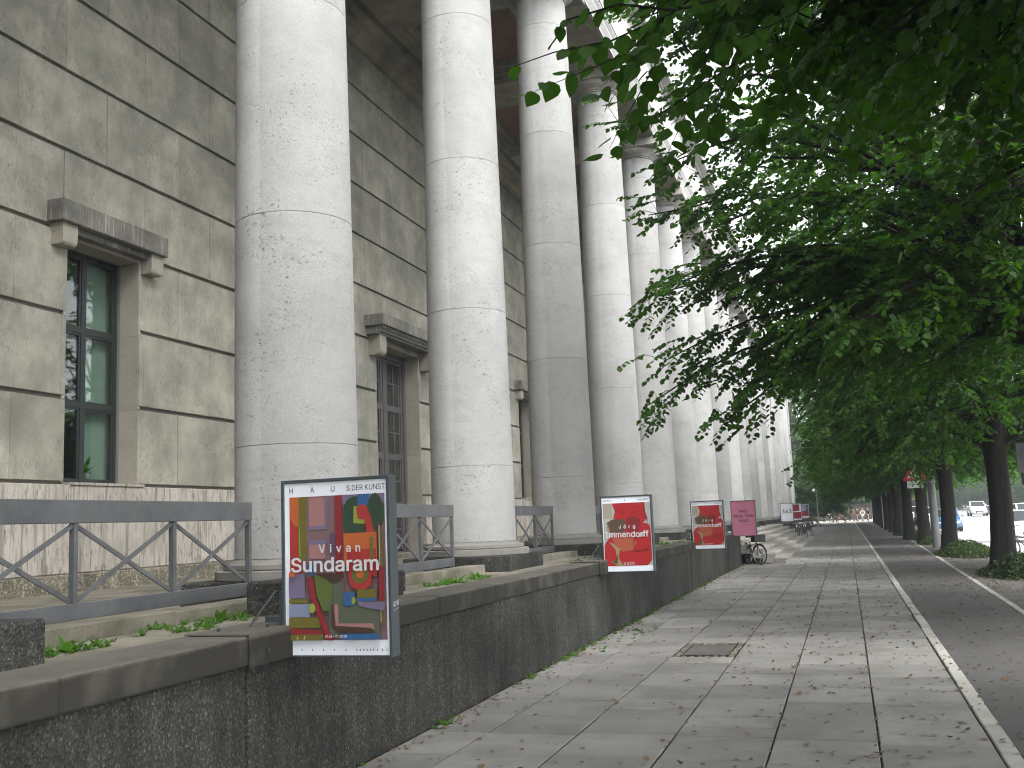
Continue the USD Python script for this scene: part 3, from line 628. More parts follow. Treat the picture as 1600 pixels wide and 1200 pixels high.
# entablature, ceiling, roof
y_lo, y_hi = CY0+CS*NCOL[0]-1.0, CY0+CS*NCOL[-1]+1.0
for n in list(NCOL)[:-1]:
    a = CY0+CS*n; 
    part(mus, 'architrave_block', bx(XC-0.70, XC+0.70, a+0.002, a+CS-0.002, 13.225, 13.9), M_soffit)
    part(mus, 'ceiling_beam', bx(XF+0.92, XC-0.702, a-0.78, a+0.78, 13.25, 13.95), M_soffit)
    x0, x1, y0, y1 = XF+0.92, XC-0.702, a+0.782, a+CS-0.782
    st = []
    for w, za, zb in ((0.05, 13.33, 13.45), (0.13, 13.45, 13.60), (0.24, 13.60, 13.80)):
        st += [bx(x0, x0+w, y0, y1, za, zb), bx(x1-w, x1, y0, y1, za, zb), bx(x0+w, x1-w, y0, y0+w, za, zb), bx(x0+w, x1-w, y1-w, y1, za, zb)]
    part(mus, 'coffer_moulding', cat_m(st), M_soffit)
    part(mus, 'coffer_panel', bx(x0, x1, y0, y1, 13.80, 13.95), M_coffer)
part(mus, 'wall_cornice', prism_y([(XF-0.05, 13.03), (XF+0.10, 13.03), (XF+0.10, 13.08), (XF+0.16, 13.10), (XF+0.22, 13.20), (XF+0.42, 13.23), (XF+0.42, 13.36), (XF+0.62, 13.39), (XF+0.66, 13.55), (XF+0.916, 13.57), (XF+0.916, 13.95), (XF-0.05, 13.95)], -8, y_hi), M_soffit)
for n in list(NCOL)[:-1]:
    a = CY0+CS*n-CS/2
    part(mus, 'entablature_moulding', prism_y([(XC+0.703, 13.24), (XC+0.74, 13.24), (XC+0.74, 13.30), (XC+0.83, 13.42), (XC+0.83, 13.48), (XC+0.90, 13.55), (XC+0.90, 13.60), (XC+0.703, 13.60)], a+0.002, a+CS-0.002), M_fascia)
    part(mus, 'fascia_stone', bx(XC+0.703, XC+0.92, a+0.003, a+CS-0.003, 13.603, 15.03), M_fascia)
    part(mus, 'cornice_stone', prism_y([(XC+0.703, 15.034), (XC+0.98, 15.034), (XC+1.00, 15.10), (XC+1.27, 15.12), (XC+1.30, 15.30), (XC+0.703, 15.30)], a+0.003, a+CS-0.003), M_fascia)
part(mus, 'roof', cat_m([bx(-30, XC+0.70, -8, YEND, 15.05, 15.28), bx(XF, XC+0.70, -8, y_hi, 13.953, 15.04)]), M_coping)
part(mus, 'end_pier', bevel_box(XF+0.01, XC+0.6, -8.6, -7.4, 0.5, 13.2, 0.02), M_wall)  # unseen near pier, added to block light entering the portico from behind
part(mus, 'end_pier', bevel_box(XF+0.01, XC+0.6, YEND-0.6, YEND+0.4, 0.5, 13.2, 0.02), M_col)
# potted palm behind the first window
palm = thing('potted_palm', 'small potted palm behind the lower right pane of the leftmost window', 'plant', (-10.715, 12.60, 2.57))
part(palm, 'pot', lathe([(0.06, 0.0), (0.085, 0.12), (0.095, 0.13), (0.08, 0.132)], 20), mat('pot_grey', (0.12, 0.12, 0.12), 0.6), smooth=40)
fr = []
for k in range(13):
    a = k*2.4; el = rng.uniform(0.5, 1.3); Lf = rng.uniform(0.35, 0.55)
    dirv = np.array([math.cos(a)*math.cos(el)*0.5, math.sin(a)*math.cos(el)*0.6, math.sin(el)])
    side = np.cross(dirv, [0, 0, 1]); side /= np.linalg.norm(side)
    pts = [np.array([0, 0, 0.11])+dirv*Lf*t-np.array([0, 0, 0.18])*t*t for t in np.linspace(0, 1, 5)]
    w = [0.006, 0.028, 0.03, 0.02, 0.002]
    v = np.vstack([[p-side*ww, p+side*ww] for p, ww in zip(pts, w)])
    f = [[2*i, 2*i+1, 2*i+3] for i in range(4)]+[[2*i, 2*i+3, 2*i+2] for i in range(4)]
    fr.append(trimesh.Trimesh(v, f, process=False))
part(palm, 'fronds', cat_m(fr), M_weed)

# ------------------------------------------------------------------ railings
def build_fence():
    """panel from y=0 to y=3.52 at x=0, z above the floor"""
    f = thing('steel_railing', 'x', 'railing', (0, 0, 0), group='steel railings between the columns')
    Lf = 3.52; n = 3; w = Lf/n
    part(f, 'top_rail', bevel_box(-0.03, 0.03, 0, Lf, 0.815, 0.985, 0.004), M_steel)
    part(f, 'bottom_rail', bevel_box(-0.025, 0.025, 0.045, Lf-0.045, 0.115, 0.235, 0.004), M_steel)
    ys = [0.022, w, 2*w, Lf-0.022]
    for i, y in enumerate(ys):
        ends = i in (0, 3)
        part(f, 'post', bx(-0.022, 0.022, y-0.022, y+0.022, 0.0 if ends else 0.236, 0.814), M_steel)
    for i in range(3):
        a, b = ys[i]+0.024, ys[i+1]-0.024
        part(f, 'diagonal_bar', bar((0.008, a, 0.25), (0.008, b, 0.80), 0.014, 0.034), M_steel)
        part(f, 'diagonal_bar', bar((-0.008, a, 0.80), (-0.008, b, 0.25), 0.014, 0.034), M_steel)
    return f
fence = build_fence()
flab = ['grey steel railing with crossed bars left of the nearest column', 'grey steel railing with crossed bars between the nearest and second column', 'grey steel railing with crossed bars between the second and third column',
        'grey steel railing with crossed bars behind the first red and white poster', 'grey steel railing with crossed bars between the fourth and fifth column']
UsdGeom.Xformable(fence).ClearXformOpOrder()
UsdGeom.Xformable(fence).AddTransformOp().Set(Gf.Matrix4d(1, 0, 0, 0, 0, 1, 0, 0, 0, 0, 1, 0, XC, CY0-CS+0.88, ZT+0.018, 1))
tag(fence, flab[0])
for k in range(1, 5):
    copy_of(fence, (XC, CY0+CS*(k-1)+0.88, ZT+0.018), label=flab[k])

# ------------------------------------------------------------------ trees
LEAF_V = np.array([[0, 0, 0], [0.02, 0.28, -0.04], [0.24, 0.45, -0.07], [0.52, 0.43, -0.09], [0.78, 0.25, -0.12], [1.04, 0, -0.22], [0.78, -0.25, -0.12], [0.52, -0.43, -0.09], [0.24, -0.45, -0.07], [0.02, -0.28, -0.04]])
LEAF_F = np.array([[0, i, i+1] for i in range(1, 9)])
LEAF4_V = np.array([[0, 0, 0], [0.45, 0.46, -0.08], [1.0, 0, -0.15], [0.45, -0.46, -0.08]])
LEAF4_F = np.array([[0, 1, 2], [0, 2, 3]])
def unit(a): return a/(np.linalg.norm(a, axis=-1, keepdims=True)+1e-9)
def leaves(base, d, n, size, V=LEAF_V, F=LEAF_F):
    d = unit(d); s = unit(np.cross(n, d)); n = np.cross(d, s)
    v = base[:, None]+size[:, None, None]*(V[None, :, :1]*d[:, None]+V[None, :, 1:2]*s[:, None]+V[None, :, 2:3]*n[:, None])
    f = F[None]+(np.arange(len(base))*len(V))[:, None, None]
    return trimesh.Trimesh(v.reshape(-1, 3), f.reshape(-1, 3), process=False)

def make_tree(seed, R=6.3, zt=3.5, H=14.5, nb=150, spb=34, lps=13, leaf=0.105, r_trunk=0.30, zlow=3.0, V=LEAF_V, F=LEAF_F, spray=0.55, jit=0.38, twigs=True, egg=0.28, extra=()):
    g = np.random.default_rng(seed)
    lean = g.normal(0, 0.012, 2)
    tz = np.array([-0.3, 0.0, 0.25, 0.8, 1.6, 2.6, zt])
    tr = r_trunk*np.array([1.5, 1.35, 1.12, 1.0, 0.93, 0.90, 1.0])
    tp = np.column_stack([lean[0]*tz+0.03*np.sin(tz*2+seed), lean[1]*tz, tz])
    a = np.arange(14)*2*np.pi/14
    rings = []
    for i in range(len(tz)):
        rr = tr[i]*(1+0.10*np.sin(3*a+seed+tz[i])*(1.2 if i < 3 else 0.5)+0.05*np.sin(5*a+2*seed-tz[i]))
        rings.append(np.column_stack([tp[i, 0]+rr*np.cos(a), tp[i, 1]+rr*np.sin(a), np.full(14, tz[i])]))
    trunk = loft(rings)
    limbs = []; limb_pts = []
    nl = 7
    for i in range(nl):
        az = 2*np.pi*(i+g.uniform(-0.3, 0.3))/nl; el = g.uniform(0.75, 1.25) if i else 1.5
        Lb = g.uniform(0.5, 0.72)*(H-zt)
        t = np.linspace(0, 1, 8)
        d = np.array([np.cos(az)*np.cos(el), np.sin(az)*np.cos(el), np.sin(el)])
        p = np.array([tp[-1, 0], tp[-1, 1], zt-0.35])+d*Lb*t[:, None]+g.normal(0, 0.10, (8, 3))*t[:, None]+np.array([0, 0, 0.6])*(t**2)[:, None]
        limbs.append(tube(p, r_trunk*(0.62*(1-t)+0.10), 8)); limb_pts.append(p)
    LP = np.vstack(limb_pts)
    br, B, D, S = [], [], [], []
    for b in range(nb+len(extra)):
        az = 2*np.pi*((b*0.618034) % 1)+g.normal(0, 0.15); u = g.beta(1.05, 1.35) if b > nb//3 else g.uniform(0, 0.25)
        zz = zlow+0.25+(H-zlow-0.3)*u
        q = (u-egg)/(1.02-egg) if u > egg else (egg-u)/(egg+0.55)
        rad = R*math.sqrt(max(0.02, 1-q*q))*g.uniform(0.62, 1.04)
        tip = np.array([rad*np.cos(az), rad*np.sin(az), zz])
        if b >= nb: tip = np.array(extra[b-nb], float); zz = tip[2]; u = 0.1
        want_z = max(zt-0.1, min(H*0.75, zz*0.72+g.normal(0, 0.4)))
        c = LP+np.array([0, 0, 0]); dd = np.linalg.norm((c-tip)*[0.6, 0.6, 0.5], axis=1)+np.abs(c[:, 2]-want_z)*0.9
        st = c[int(np.argmin(dd))]
        t = np.linspace(0, 1, 9); Lb = np.linalg.norm(tip-st)
        p = st+(tip-st)*t[:, None]
        p[:, 2] += np.sin(np.pi*t)*0.13*Lb-0.35*t**3*(u < 0.4)
        p += g.normal(0, 0.05, (9, 3))*t[:, None]
        br.append(tube(p, 0.045*(1-t)+0.009, 4))
        n = int(spb*Lb/4.5)+4
        tt = 1-(1-0.22)*g.beta(1.0, 1.5, n)
        k = np.clip((tt*8).astype(int), 0, 7); fr_ = (tt*8-k)[:, None]
        pos = p[k]*(1-fr_)+p[k+1]*fr_
        tan = unit(p[k+1]-p[k])
        side = unit(np.cross(tan, [0, 0, 1]))*np.where(g.random(n) < 0.5, 1, -1)[:, None]
        ax = unit(tan*0.8+side*g.uniform(0.2, 1.2, (n, 1))+g.normal(0, 0.25, (n, 3))+np.array([0, 0, -0.22]))
        root = pos.copy(); pos = pos+side*np.abs(g.normal(0, jit, (n, 1)))+g.normal(0, jit*0.35, (n, 3))
        B.append(pos); D.append(ax); S.append(root)
    B, D, S = np.vstack(B), np.vstack(D), np.vstack(S)
    N = len(B); s = (np.arange(lps)+0.5)/lps
    ax = D[:, None]; lat = unit(np.cross(D, [0, 0, 1.0]))[:, None]*np.where(np.arange(lps) % 2, 1, -1)[None, :, None]
    lb = B[:, None]+ax*(s[None, :, None]*spray)+lat*0.02+np.array([0, 0, -0.10])*(s**2)[None, :, None]
    ld = ax*0.55+lat*0.8+np.array([0, 0, -0.38])+g.normal(0, 0.28, (N, lps, 3))
    ln = np.array([0, 0, 1.0])+g.normal(0, 0.36, (N, lps, 3))
    size = leaf*g.uniform(0.65, 1.2, N*lps)
    crown = leaves(lb.reshape(-1, 3), ld.reshape(-1, 3), ln.reshape(-1, 3), size, V, F)
    tw = None
    if twigs:
        e = B+D*spray*0.9+np.array([0, 0, -0.08]); q = unit(np.cross(D, [0, 0, 1.0])); w = np.array([0, 0, 1.0])
        def strip(a_, b_, ra, rb):
            v = np.stack([a_+q*ra, a_-q*ra*0.5+w*ra*0.85, a_-q*ra*0.5-w*ra*0.85, b_+q*rb, b_-q*rb*0.5+w*rb*0.85, b_-q*rb*0.5-w*rb*0.85], 1)
            f = np.array([[0, 1, 4], [0, 4, 3], [1, 2, 5], [1, 5, 4], [2, 0, 3], [2, 3, 5]])
            return trimesh.Trimesh(v.reshape(-1, 3), (f[None]+(np.arange(len(v))*6)[:, None, None]).reshape(-1, 3), process=False)
        tw = cat_m([strip(S, B, 0.007, 0.005), strip(B, e, 0.004, 0.0015)])
    return trunk, limbs, br, tw, crown

def tree_thing(name, label, cat, group, mats, mk):
    t = thing(name, label, cat, group=group)
    trunk, limbs, br, tw, crown = mk
    UsdGeom.Xformable(t).ClearXformOpOrder()
    part(t, 'trunk', trunk, mats[0], smooth=40)
    for l in limbs: part(t, 'limb', l, mats[0], smooth=40)
    part(t, 'branches', cat_m(br+([tw] if tw is not None else [])), mats[0], kind='stuff')
    part(t, 'crown', crown, mats[1], kind='stuff')
    return t
def at(t, loc, rz=0, sc=(1, 1, 1)):
    x = UsdGeom.Xformable(t); x.ClearXformOpOrder(); c, s = math.cos(rz), math.sin(rz)
    x.AddTransformOp().Set(Gf.Matrix4d(c*sc[0], s*sc[0], 0, 0, -s*sc[1], c*sc[1], 0, 0, 0, 0, sc[2], 0, *map(float, loc), 1))

row = [(4.0, 5.2), (3.95, 17.4), (3.83, 29.7), (3.6, 41.9), (3.45, 53.1), (3.17, 60.4), (3.05, 69.6), (3.1, 78.5), (3.1, 87.5), (3.15, 96.5), (3.2, 105.5), (3.25, 115), (3.3, 125), (3.35, 136)]
names = ['nearest linden, only its leaves and twigs hang into the top of the picture', 'second linden from the camera, its low branches hanging before the columns', 'linden with thick dark trunk at the right border, a green mound at its foot',
         'linden trunk just right of the grey pole, forked below its crown', 'dark linden trunk directly left of the grey pole, behind the triangular sign', 'linden trunk left of the triangular sign, leaning beside the cycle lane']
names += ['street linden, %s trunk beyond the triangular sign along the lane' % o for o in ('second', 'third', 'fourth', 'fifth', 'sixth', 'seventh', 'eighth', 'ninth')]
GR = 'lindens lining the cycle lane'
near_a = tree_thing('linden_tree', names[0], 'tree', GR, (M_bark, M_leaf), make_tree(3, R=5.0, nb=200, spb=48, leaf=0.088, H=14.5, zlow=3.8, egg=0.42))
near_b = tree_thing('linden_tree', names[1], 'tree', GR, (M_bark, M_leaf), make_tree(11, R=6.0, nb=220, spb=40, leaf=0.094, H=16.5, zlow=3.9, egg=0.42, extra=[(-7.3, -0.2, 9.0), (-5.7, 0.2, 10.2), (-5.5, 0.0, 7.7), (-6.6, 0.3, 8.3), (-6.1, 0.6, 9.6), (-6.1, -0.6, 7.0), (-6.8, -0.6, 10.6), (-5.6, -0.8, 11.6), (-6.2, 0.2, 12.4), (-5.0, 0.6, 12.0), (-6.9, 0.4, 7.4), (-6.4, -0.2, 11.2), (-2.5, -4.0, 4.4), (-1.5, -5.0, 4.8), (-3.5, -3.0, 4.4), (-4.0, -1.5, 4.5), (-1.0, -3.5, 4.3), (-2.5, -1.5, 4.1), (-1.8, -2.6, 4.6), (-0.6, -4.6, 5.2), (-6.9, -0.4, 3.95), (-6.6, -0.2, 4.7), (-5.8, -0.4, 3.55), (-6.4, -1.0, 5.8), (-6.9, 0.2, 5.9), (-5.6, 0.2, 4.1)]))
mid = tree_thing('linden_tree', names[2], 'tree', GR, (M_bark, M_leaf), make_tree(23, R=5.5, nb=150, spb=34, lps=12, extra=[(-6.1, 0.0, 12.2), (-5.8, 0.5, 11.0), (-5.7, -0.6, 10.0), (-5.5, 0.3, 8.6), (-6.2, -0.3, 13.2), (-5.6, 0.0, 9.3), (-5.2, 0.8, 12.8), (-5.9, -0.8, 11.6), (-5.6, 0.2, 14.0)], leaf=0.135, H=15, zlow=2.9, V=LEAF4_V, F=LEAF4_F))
at(near_a, (*row[0], 0), 0.4); at(near_b, (*row[1], 0), 0.0); at(mid, (*row[2], 0), 0.0)
for i in range(3, len(row)):
    src = mid
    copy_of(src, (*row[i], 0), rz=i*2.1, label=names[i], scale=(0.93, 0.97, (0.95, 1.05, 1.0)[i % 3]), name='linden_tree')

for y_, l_ in ((-7.0, 'street linden behind the camera, not in the picture'), (-19.0, 'second street linden behind the camera, not in the picture')):
    copy_of(near_b, (4.0, y_, 0), rz=y_, label=l_, name='linden_tree')
# a twig of the nearest linden that reaches into the picture, its leaves one by one
tw_pts = [np.array(p) for p in ((0.55, 4.35, 4.05), (0.05, 4.1, 3.86), (-0.48, 3.9, 3.70), (-0.75, 3.88, 3.615), (-1.0, 3.9, 3.62), (-1.175, 3.92, 3.60))]
A0 = Gf.Matrix4d(); inv = np.linalg.inv(np.array(UsdGeom.Xformable(near_a).GetLocalTransformation())).T
def loc_a(p): return (inv @ np.append(p, 1))[:3]
g = np.random.default_rng(5)
stems = [tw_pts, [tw_pts[2], np.array((-0.72, 3.95, 3.80)), np.array((-0.98, 4.0, 3.80)), np.array((-1.02, 4.02, 3.74))], [tw_pts[1], np.array((-0.3, 4.3, 3.62)), np.array((-0.62, 4.4, 3.50)), np.array((-0.8, 4.45, 3.46))],
         [tw_pts[1], np.array((-0.2, 3.9, 3.98)), np.array((-0.6, 3.85, 4.0)), np.array((-0.85, 3.85, 3.93))], [tw_pts[0], np.array((0.2, 4.0, 3.75)), np.array((-0.1, 3.95, 3.60)), np.array((-0.3, 3.9, 3.52))]]
ob = part(near_a, 'overhanging_branch', cat_m([tube([loc_a(p) for p in s], np.linspace(0.007, 0.0018, len(s)), 5) for s in stems]), M_bark)
rot = inv[:3, :3]
for s in stems:
    P_ = np.array(s); seg = np.linalg.norm(np.diff(P_, axis=0), axis=1); cum = np.append(0, np.cumsum(seg)); k = 0
    for q in np.arange(0.12, cum[-1]+0.02, 0.048):
        pos = np.array([np.interp(q, cum, P_[:, j]) for j in range(3)]); i = min(np.searchsorted(cum, q), len(P_)-1); tan = unit(P_[i]-P_[i-1])
        lat = unit(np.cross(tan, [0, 0, 1]))*(1 if k % 2 else -1); k += 1
        if s is tw_pts and -1.15 < pos[0] < -0.95 and g.random() < 0.75: continue
        d = tan*0.5+lat*0.8+np.array([0, 0, -0.55])+g.normal(0, 0.3, 3); nn = np.array([0, -0.25, 1])+g.normal(0, 0.4, 3)
        m = leaves((rot@pos+inv[:3, 3])[None], (rot@d)[None], (rot@nn)[None], np.array([g.uniform(0.055, 0.095)]))
        part(ob, 'leaf', m, M_leaf)

# plants at the feet of the trees
def make_patch(seed, rx=1.5, ry=1.7, h=0.5, n=2600):
    g = np.random.default_rng(seed)
    r = np.sqrt(g.random(n)); a = g.random(n)*2*np.pi
    x, y = rx*r*np.cos(a), ry*r*np.sin(a); hh = h*(1-r**2)*(0.55+0.6*meshkit.noise(np.column_stack([x*1.6, y*1.6, np.zeros(n)]), seed))
    base = np.column_stack([x, y, np.maximum(0.0, hh*g.random(n)**0.45-0.03)])
    d = np.column_stack([g.normal(0, 1, n), g.normal(0, 1, n), g.uniform(0.0, 1.5, n)])
    return leaves(base, d, np.array([0, 0, 1.0])+g.normal(0, 0.5, (n, 3)), g.uniform(0.05, 0.13, n), LEAF4_V, LEAF4_F)
pl = ['dense low green growth around the trunk at the right border', 'low yellowing growth around the forked trunk right of the grey pole', 'low green growth at the trunk just left of the grey pole', 'low growth at the foot of the trunk left of the triangular sign', 'low growth at the foot of the next trunk further along', 'low growth at the foot of the far trunk along the lane', 'low growth at the foot of the farthest trunk patch along the lane']
pa = thing('low_shrub', pl[0], 'shrub', group='low growth at the tree feet'); part(pa, 'foliage', make_patch(1, rx=1.35, ry=2.6, h=0.62, n=5200), M_shrub, kind='stuff'); UsdGeom.Xformable(pa).ClearXformOpOrder()
UsdGeom.Xformable(pa).AddTransformOp().Set(Gf.Matrix4d(1).SetTranslate(Gf.Vec3d(4.3, 27.6, 0)))
pb = thing('low_shrub', pl[1], 'shrub', group='low growth at the tree feet'); part(pb, 'foliage', make_patch(2, rx=1.0, ry=3.0, h=0.52, n=3600), M_shrub, kind='stuff'); UsdGeom.Xformable(pb).ClearXformOpOrder()
UsdGeom.Xformable(pb).AddTransformOp().Set(Gf.Matrix4d(1).SetTranslate(Gf.Vec3d(3.85, 39.3, 0)))
for k, (x, y) in enumerate(((3.5, 51.0), (3.35, 59.2), (3.3, 68.6), (3.35, 77.6), (3.35, 86.5))):
    copy_of(pb, (x+0.25, y, 0), rz=math.pi*(k % 2), scale=(0.75, 0.62, 0.9), label=pl[k+2], name='low_shrub')

# ------------------------------------------------------------------ woods at the end of the street and trees across the road
g = np.random.default_rng(77)
wood = tree_thing('park_tree', 'x', 'tree', 'park trees beyond the end of the colonnade', (M_bark, M_leaf2), make_tree(41, R=7.0, zt=3.2, H=21, nb=170, spb=15, lps=8, leaf=0.30, zlow=1.2, V=LEAF4_V, F=LEAF4_F, spray=0.9, jit=0.6, twigs=False, r_trunk=0.35))
spots = [(-8.5, 117), (-14, 122), (-6.0, 131), (-11.5, 139), (-17, 146), (-5.5, 192), (-11, 196), (0.5, 197), (6.5, 199), (12.5, 205), (-17, 200), (-2.5, 214), (4.0, 216), (10, 222), (18, 215)]
wl = ['park tree right behind the far end of the colonnade', 'park tree deeper behind the end of the colonnade', 'park tree beyond the colonnade, next to the slim lamp post', 'park tree behind the lamp post, set back from the path', 'park tree farthest left behind the building end'] + \
     ['bright park tree behind the low wall, %s from the left' % o for o in ('third', 'second', 'fourth', 'fifth', 'sixth')] + ['bright park tree behind the low wall, leftmost'] + ['tall tree in the back row beyond the low wall, %s from the left' % o for o in ('first', 'second', 'third', 'fourth')]
at(wood, (*spots[0], 0), 0.2); tag(wood, wl[0])
for i in range(1, len(spots)):
    copy_of(wood, (*spots[i], 0), rz=i*1.7, label=wl[i], scale=(1, 1, 0.85+0.3*((i*0.618) % 1)), name='park_tree')
across = [(27+1.5*math.sin(i*3), 66+13.5*i) for i in range(13)]
al = ['hazy tree across the road, %s in its row' % o for o in ('first', 'second', 'third', 'fourth', 'fifth', 'sixth', 'seventh', 'eighth', 'ninth', 'tenth', 'eleventh', 'twelfth', 'thirteenth')]
for i, (x, y) in enumerate(across):
    p = copy_of(wood, (x, y, float(road_z(y))), rz=i*2.3+0.5, label=al[i], scale=(0.85, 0.85, 0.70+0.14*((i*0.618) % 1)), name='roadside_tree')
    p.SetCustomDataByKey('group', 'trees across the road')
M_wallend = stone('old_brick_wall', (0.026, 0.023, 0.019), (0.042, 0.037, 0.031), (0.02, 0.017, 0.014), rnd=0.1, pit_scale=(6, 6, 10))
ew = thing('low_wall', 'low brown garden wall closing the far end of the pavement', 'wall')
for i, x in enumerate(np.arange(-26, 3.0, 3.0)):
    part(ew, 'wall_panel', bx(x+0.005, x+2.995, 184.0, 184.4, -0.2, 2.35), M_wallend)
part(ew, 'wall_cap', bx(-26.1, 4.1, 183.9, 184.5, 2.352, 2.5), M_wallend)
def house(name, label, x0, x1, y0, y1, zb, h, storeys, bays, wallc, roofc):
    b = thing(name, label, 'building', group='buildings across the road')
    mw = mat('plaster_%d' % len(used), wallc, 0.85); mr = mat('roof_%d' % len(used), roofc, 0.8)
    part(b, 'wall', bx(x0, x1, y0, y1, zb-1, zb+h), mw)
    part(b, 'roof', prism_x([(y0-0.5, zb+h+0.005), (y1+0.5, zb+h+0.005), ((y0+y1)/2, zb+h+4.2)], x0-0.4, x1+0.4), mr)
    sh = h/storeys
    for s in range(storeys):
        for k in range(bays):
            xm = x0+(k+0.5)*(x1-x0)/bays; z0 = zb+s*sh+0.9
            w = part(b, 'window', bx(xm-0.65, xm+0.65, y0-0.06, y0-0.004, z0, z0+sh*0.58), M_white)
            part(w, 'pane', bx(xm-0.55, xm-0.05, y0-0.075, y0-0.062, z0+0.1, z0+sh*0.58-0.1), M_carglass); part(w, 'pane', bx(xm+0.05, xm+0.55, y0-0.075, y0-0.062, z0+0.1, z0+sh*0.58-0.1), M_carglass)
        for k in range(6):
            ym = y0+(k+0.5)*(y1-y0)/6; z0 = zb+s*sh+0.9
            w = part(b, 'window', bx(x0-0.06, x0-0.004, ym-0.65, ym+0.65, z0, z0+sh*0.58), M_white)
            part(w, 'pane', bx(x0-0.075, x0-0.062, ym-0.55, ym+0.55, z0+0.1, z0+sh*0.58-0.1), M_carglass)
house('town_house', 'beige building glimpsed between the trunks beyond the oncoming white car', 17.5, 21.0, 228, 246, 0.9, 4.2, 1, 2, (0.45, 0.39, 0.33), (0.2, 0.15, 0.12))
house('town_house', 'white building glimpsed across the road behind the hazy trees', 40, 62, 150, 200, 0.6, 13, 4, 7, (0.62, 0.60, 0.57), (0.22, 0.13, 0.10))

# ------------------------------------------------------------------ poster boxes
def flat(poly, y, t=0.0007):
    """(x,z) polygon as a thin printed sheet whose front is at -y"""
    ms = [trimesh.creation.extrude_polygon(p, t, engine='earcut') for p in (getattr(poly, 'geoms', None) or [poly]) if p.area > 1e-7]
    m = cat_m(ms); v = m.vertices
    return trimesh.Trimesh(np.stack([v[:, 0], y-v[:, 2], v[:, 1]], 1), m.faces, process=False)
def words(s, x, z, h, y, bold=False, track=0.0, squeeze=1.0, anchor='l', t=0.0007):
    ms = []; cx = 0
    if track:
        for ch in s:
            if ch == ' ': cx += h*0.35+track; continue
            m = meshkit.text_mesh(ch, h, t, bold); m.apply_translation([cx-m.bounds[0][0], 0, 0]); cx = m.bounds[1][0]+track; ms.append(m)
    else: ms = [meshkit.text_mesh(s, h, t, bold)]
    m = cat_m(ms); v = np.array(m.vertices); v[:, 0] *= squeeze
    w = v[:, 0].max()-v[:, 0].min(); v[:, 0] += -v[:, 0].min()+x-(w/2 if anchor == 'c' else w if anchor == 'r' else 0)
    return trimesh.Trimesh(np.stack([v[:, 0], y-v[:, 2], v[:, 1]+z], 1), m.faces, process=False)
C = {}
def ink(c):
    if c not in C: C[c] = mat('ink_%02d' % len(C), tuple(0.66*x for x in c), 0.5)
    return C[c]
def board(label, Y, XL, XR, z0, z1, paper=None, bracket=True):
    b = thing('poster_box', label, 'poster', (XL, Y, z0), group='poster boxes on the retaining wall')
    W, Hh, t, D = XR-XL, z1-z0, 0.022, 0.115
    part(b, 'box', cat_m([bevel_box(0, t, 0, D, 0, Hh, 0.003), bevel_box(W-t, W, 0, D, 0, Hh, 0.003), bevel_box(t, W-t, 0, D, Hh-t, Hh, 0.003), bevel_box(t, W-t, 0, D, 0, 0.012, 0.003), bx(t, W-t, D-0.02, D-0.002, 0.012, Hh-t)]), M_board)
    part(b, 'poster_sheet', bx(t, W-t, 0.012, 0.02, 0.012, Hh-t), paper or M_paper)
    if bracket:
        part(b, 'bracket', cat_m([bx(-0.035, -0.003, 0.03, 0.09, 0.02, 0.42), bx(-0.15, -0.036, 0.04, 0.08, 0.22, 0.26)]), M_board)
    return b, W, Hh, t
def P2(u, v, W, Hh, fr): # picture coordinates inside the printed field
    return (fr[0]+u*(fr[2]-fr[0]), fr[1]+v*(fr[3]-fr[1]))
def patches(b, W, Hh, fr, items, y0=0.0115, name='printed_patch'):
    y = y0
    for col, pts in items:
        y -= 0.0008
        pg = Polygon([P2(u, v, W, Hh, fr) for u, v in pts])
        if not pg.is_valid: pg = pg.buffer(0)
        part(b, name, flat(pg, y), ink(col))
    return y-0.0012
def blob(cx, cy, rx, ry, n=20, wob=0.08, seed=0):
    g = np.random.default_rng(seed); ph = g.uniform(0, 6.28, 3)
    return [(cx+rx*(1+wob*math.sin(2*a+ph[0])+wob*math.sin(3*a+ph[1]))*math.cos(a), cy+ry*(1+wob*math.sin(2*a+ph[2]))*math.sin(a)) for a in np.linspace(0, 2*math.pi, n, endpoint=False)]
def rect(a, b_, c, d): return [(a, b_), (c, b_), (c, d), (a, d)]
def wavy(x0, x1, y0, y1, amp=0.015, ph=0, n=9):
    ys = np.linspace(y0, y1, n)
    return [(x0+amp*math.sin(7*q+ph), q) for q in ys]+[(x1+amp*math.sin(5*q+ph+1), q) for q in ys[::-1]]
XL, XR = -3.585, -2.795
b, W, Hh, t = board('large poster box nearest the camera with a multicoloured abstract painting', 6.09, XL, XR, 0.895, 2.045)
fr = (t+0.038, 0.108, W-t-0.016, Hh-t-0.092)
red, dred, org, olive, dgreen, mgreen, mauve, lil, pink, blue, lblue, plum, brown, lime, cream, grn = (0.42, 0.035, 0.03), (0.26, 0.02, 0.025), (0.55, 0.13, 0.03), (0.15, 0.13, 0.02), (0.025, 0.055, 0.03), (0.10, 0.14, 0.03), (0.22, 0.13, 0.14), (0.20, 0.16, 0.27), (0.40, 0.20, 0.19), (0.03, 0.12, 0.30), (0.24, 0.28, 0.42), (0.11, 0.07, 0.13), (0.06, 0.03, 0.02), (0.30, 0.38, 0.05), (0.55, 0.42, 0.30), (0.10, 0.12, 0.08)
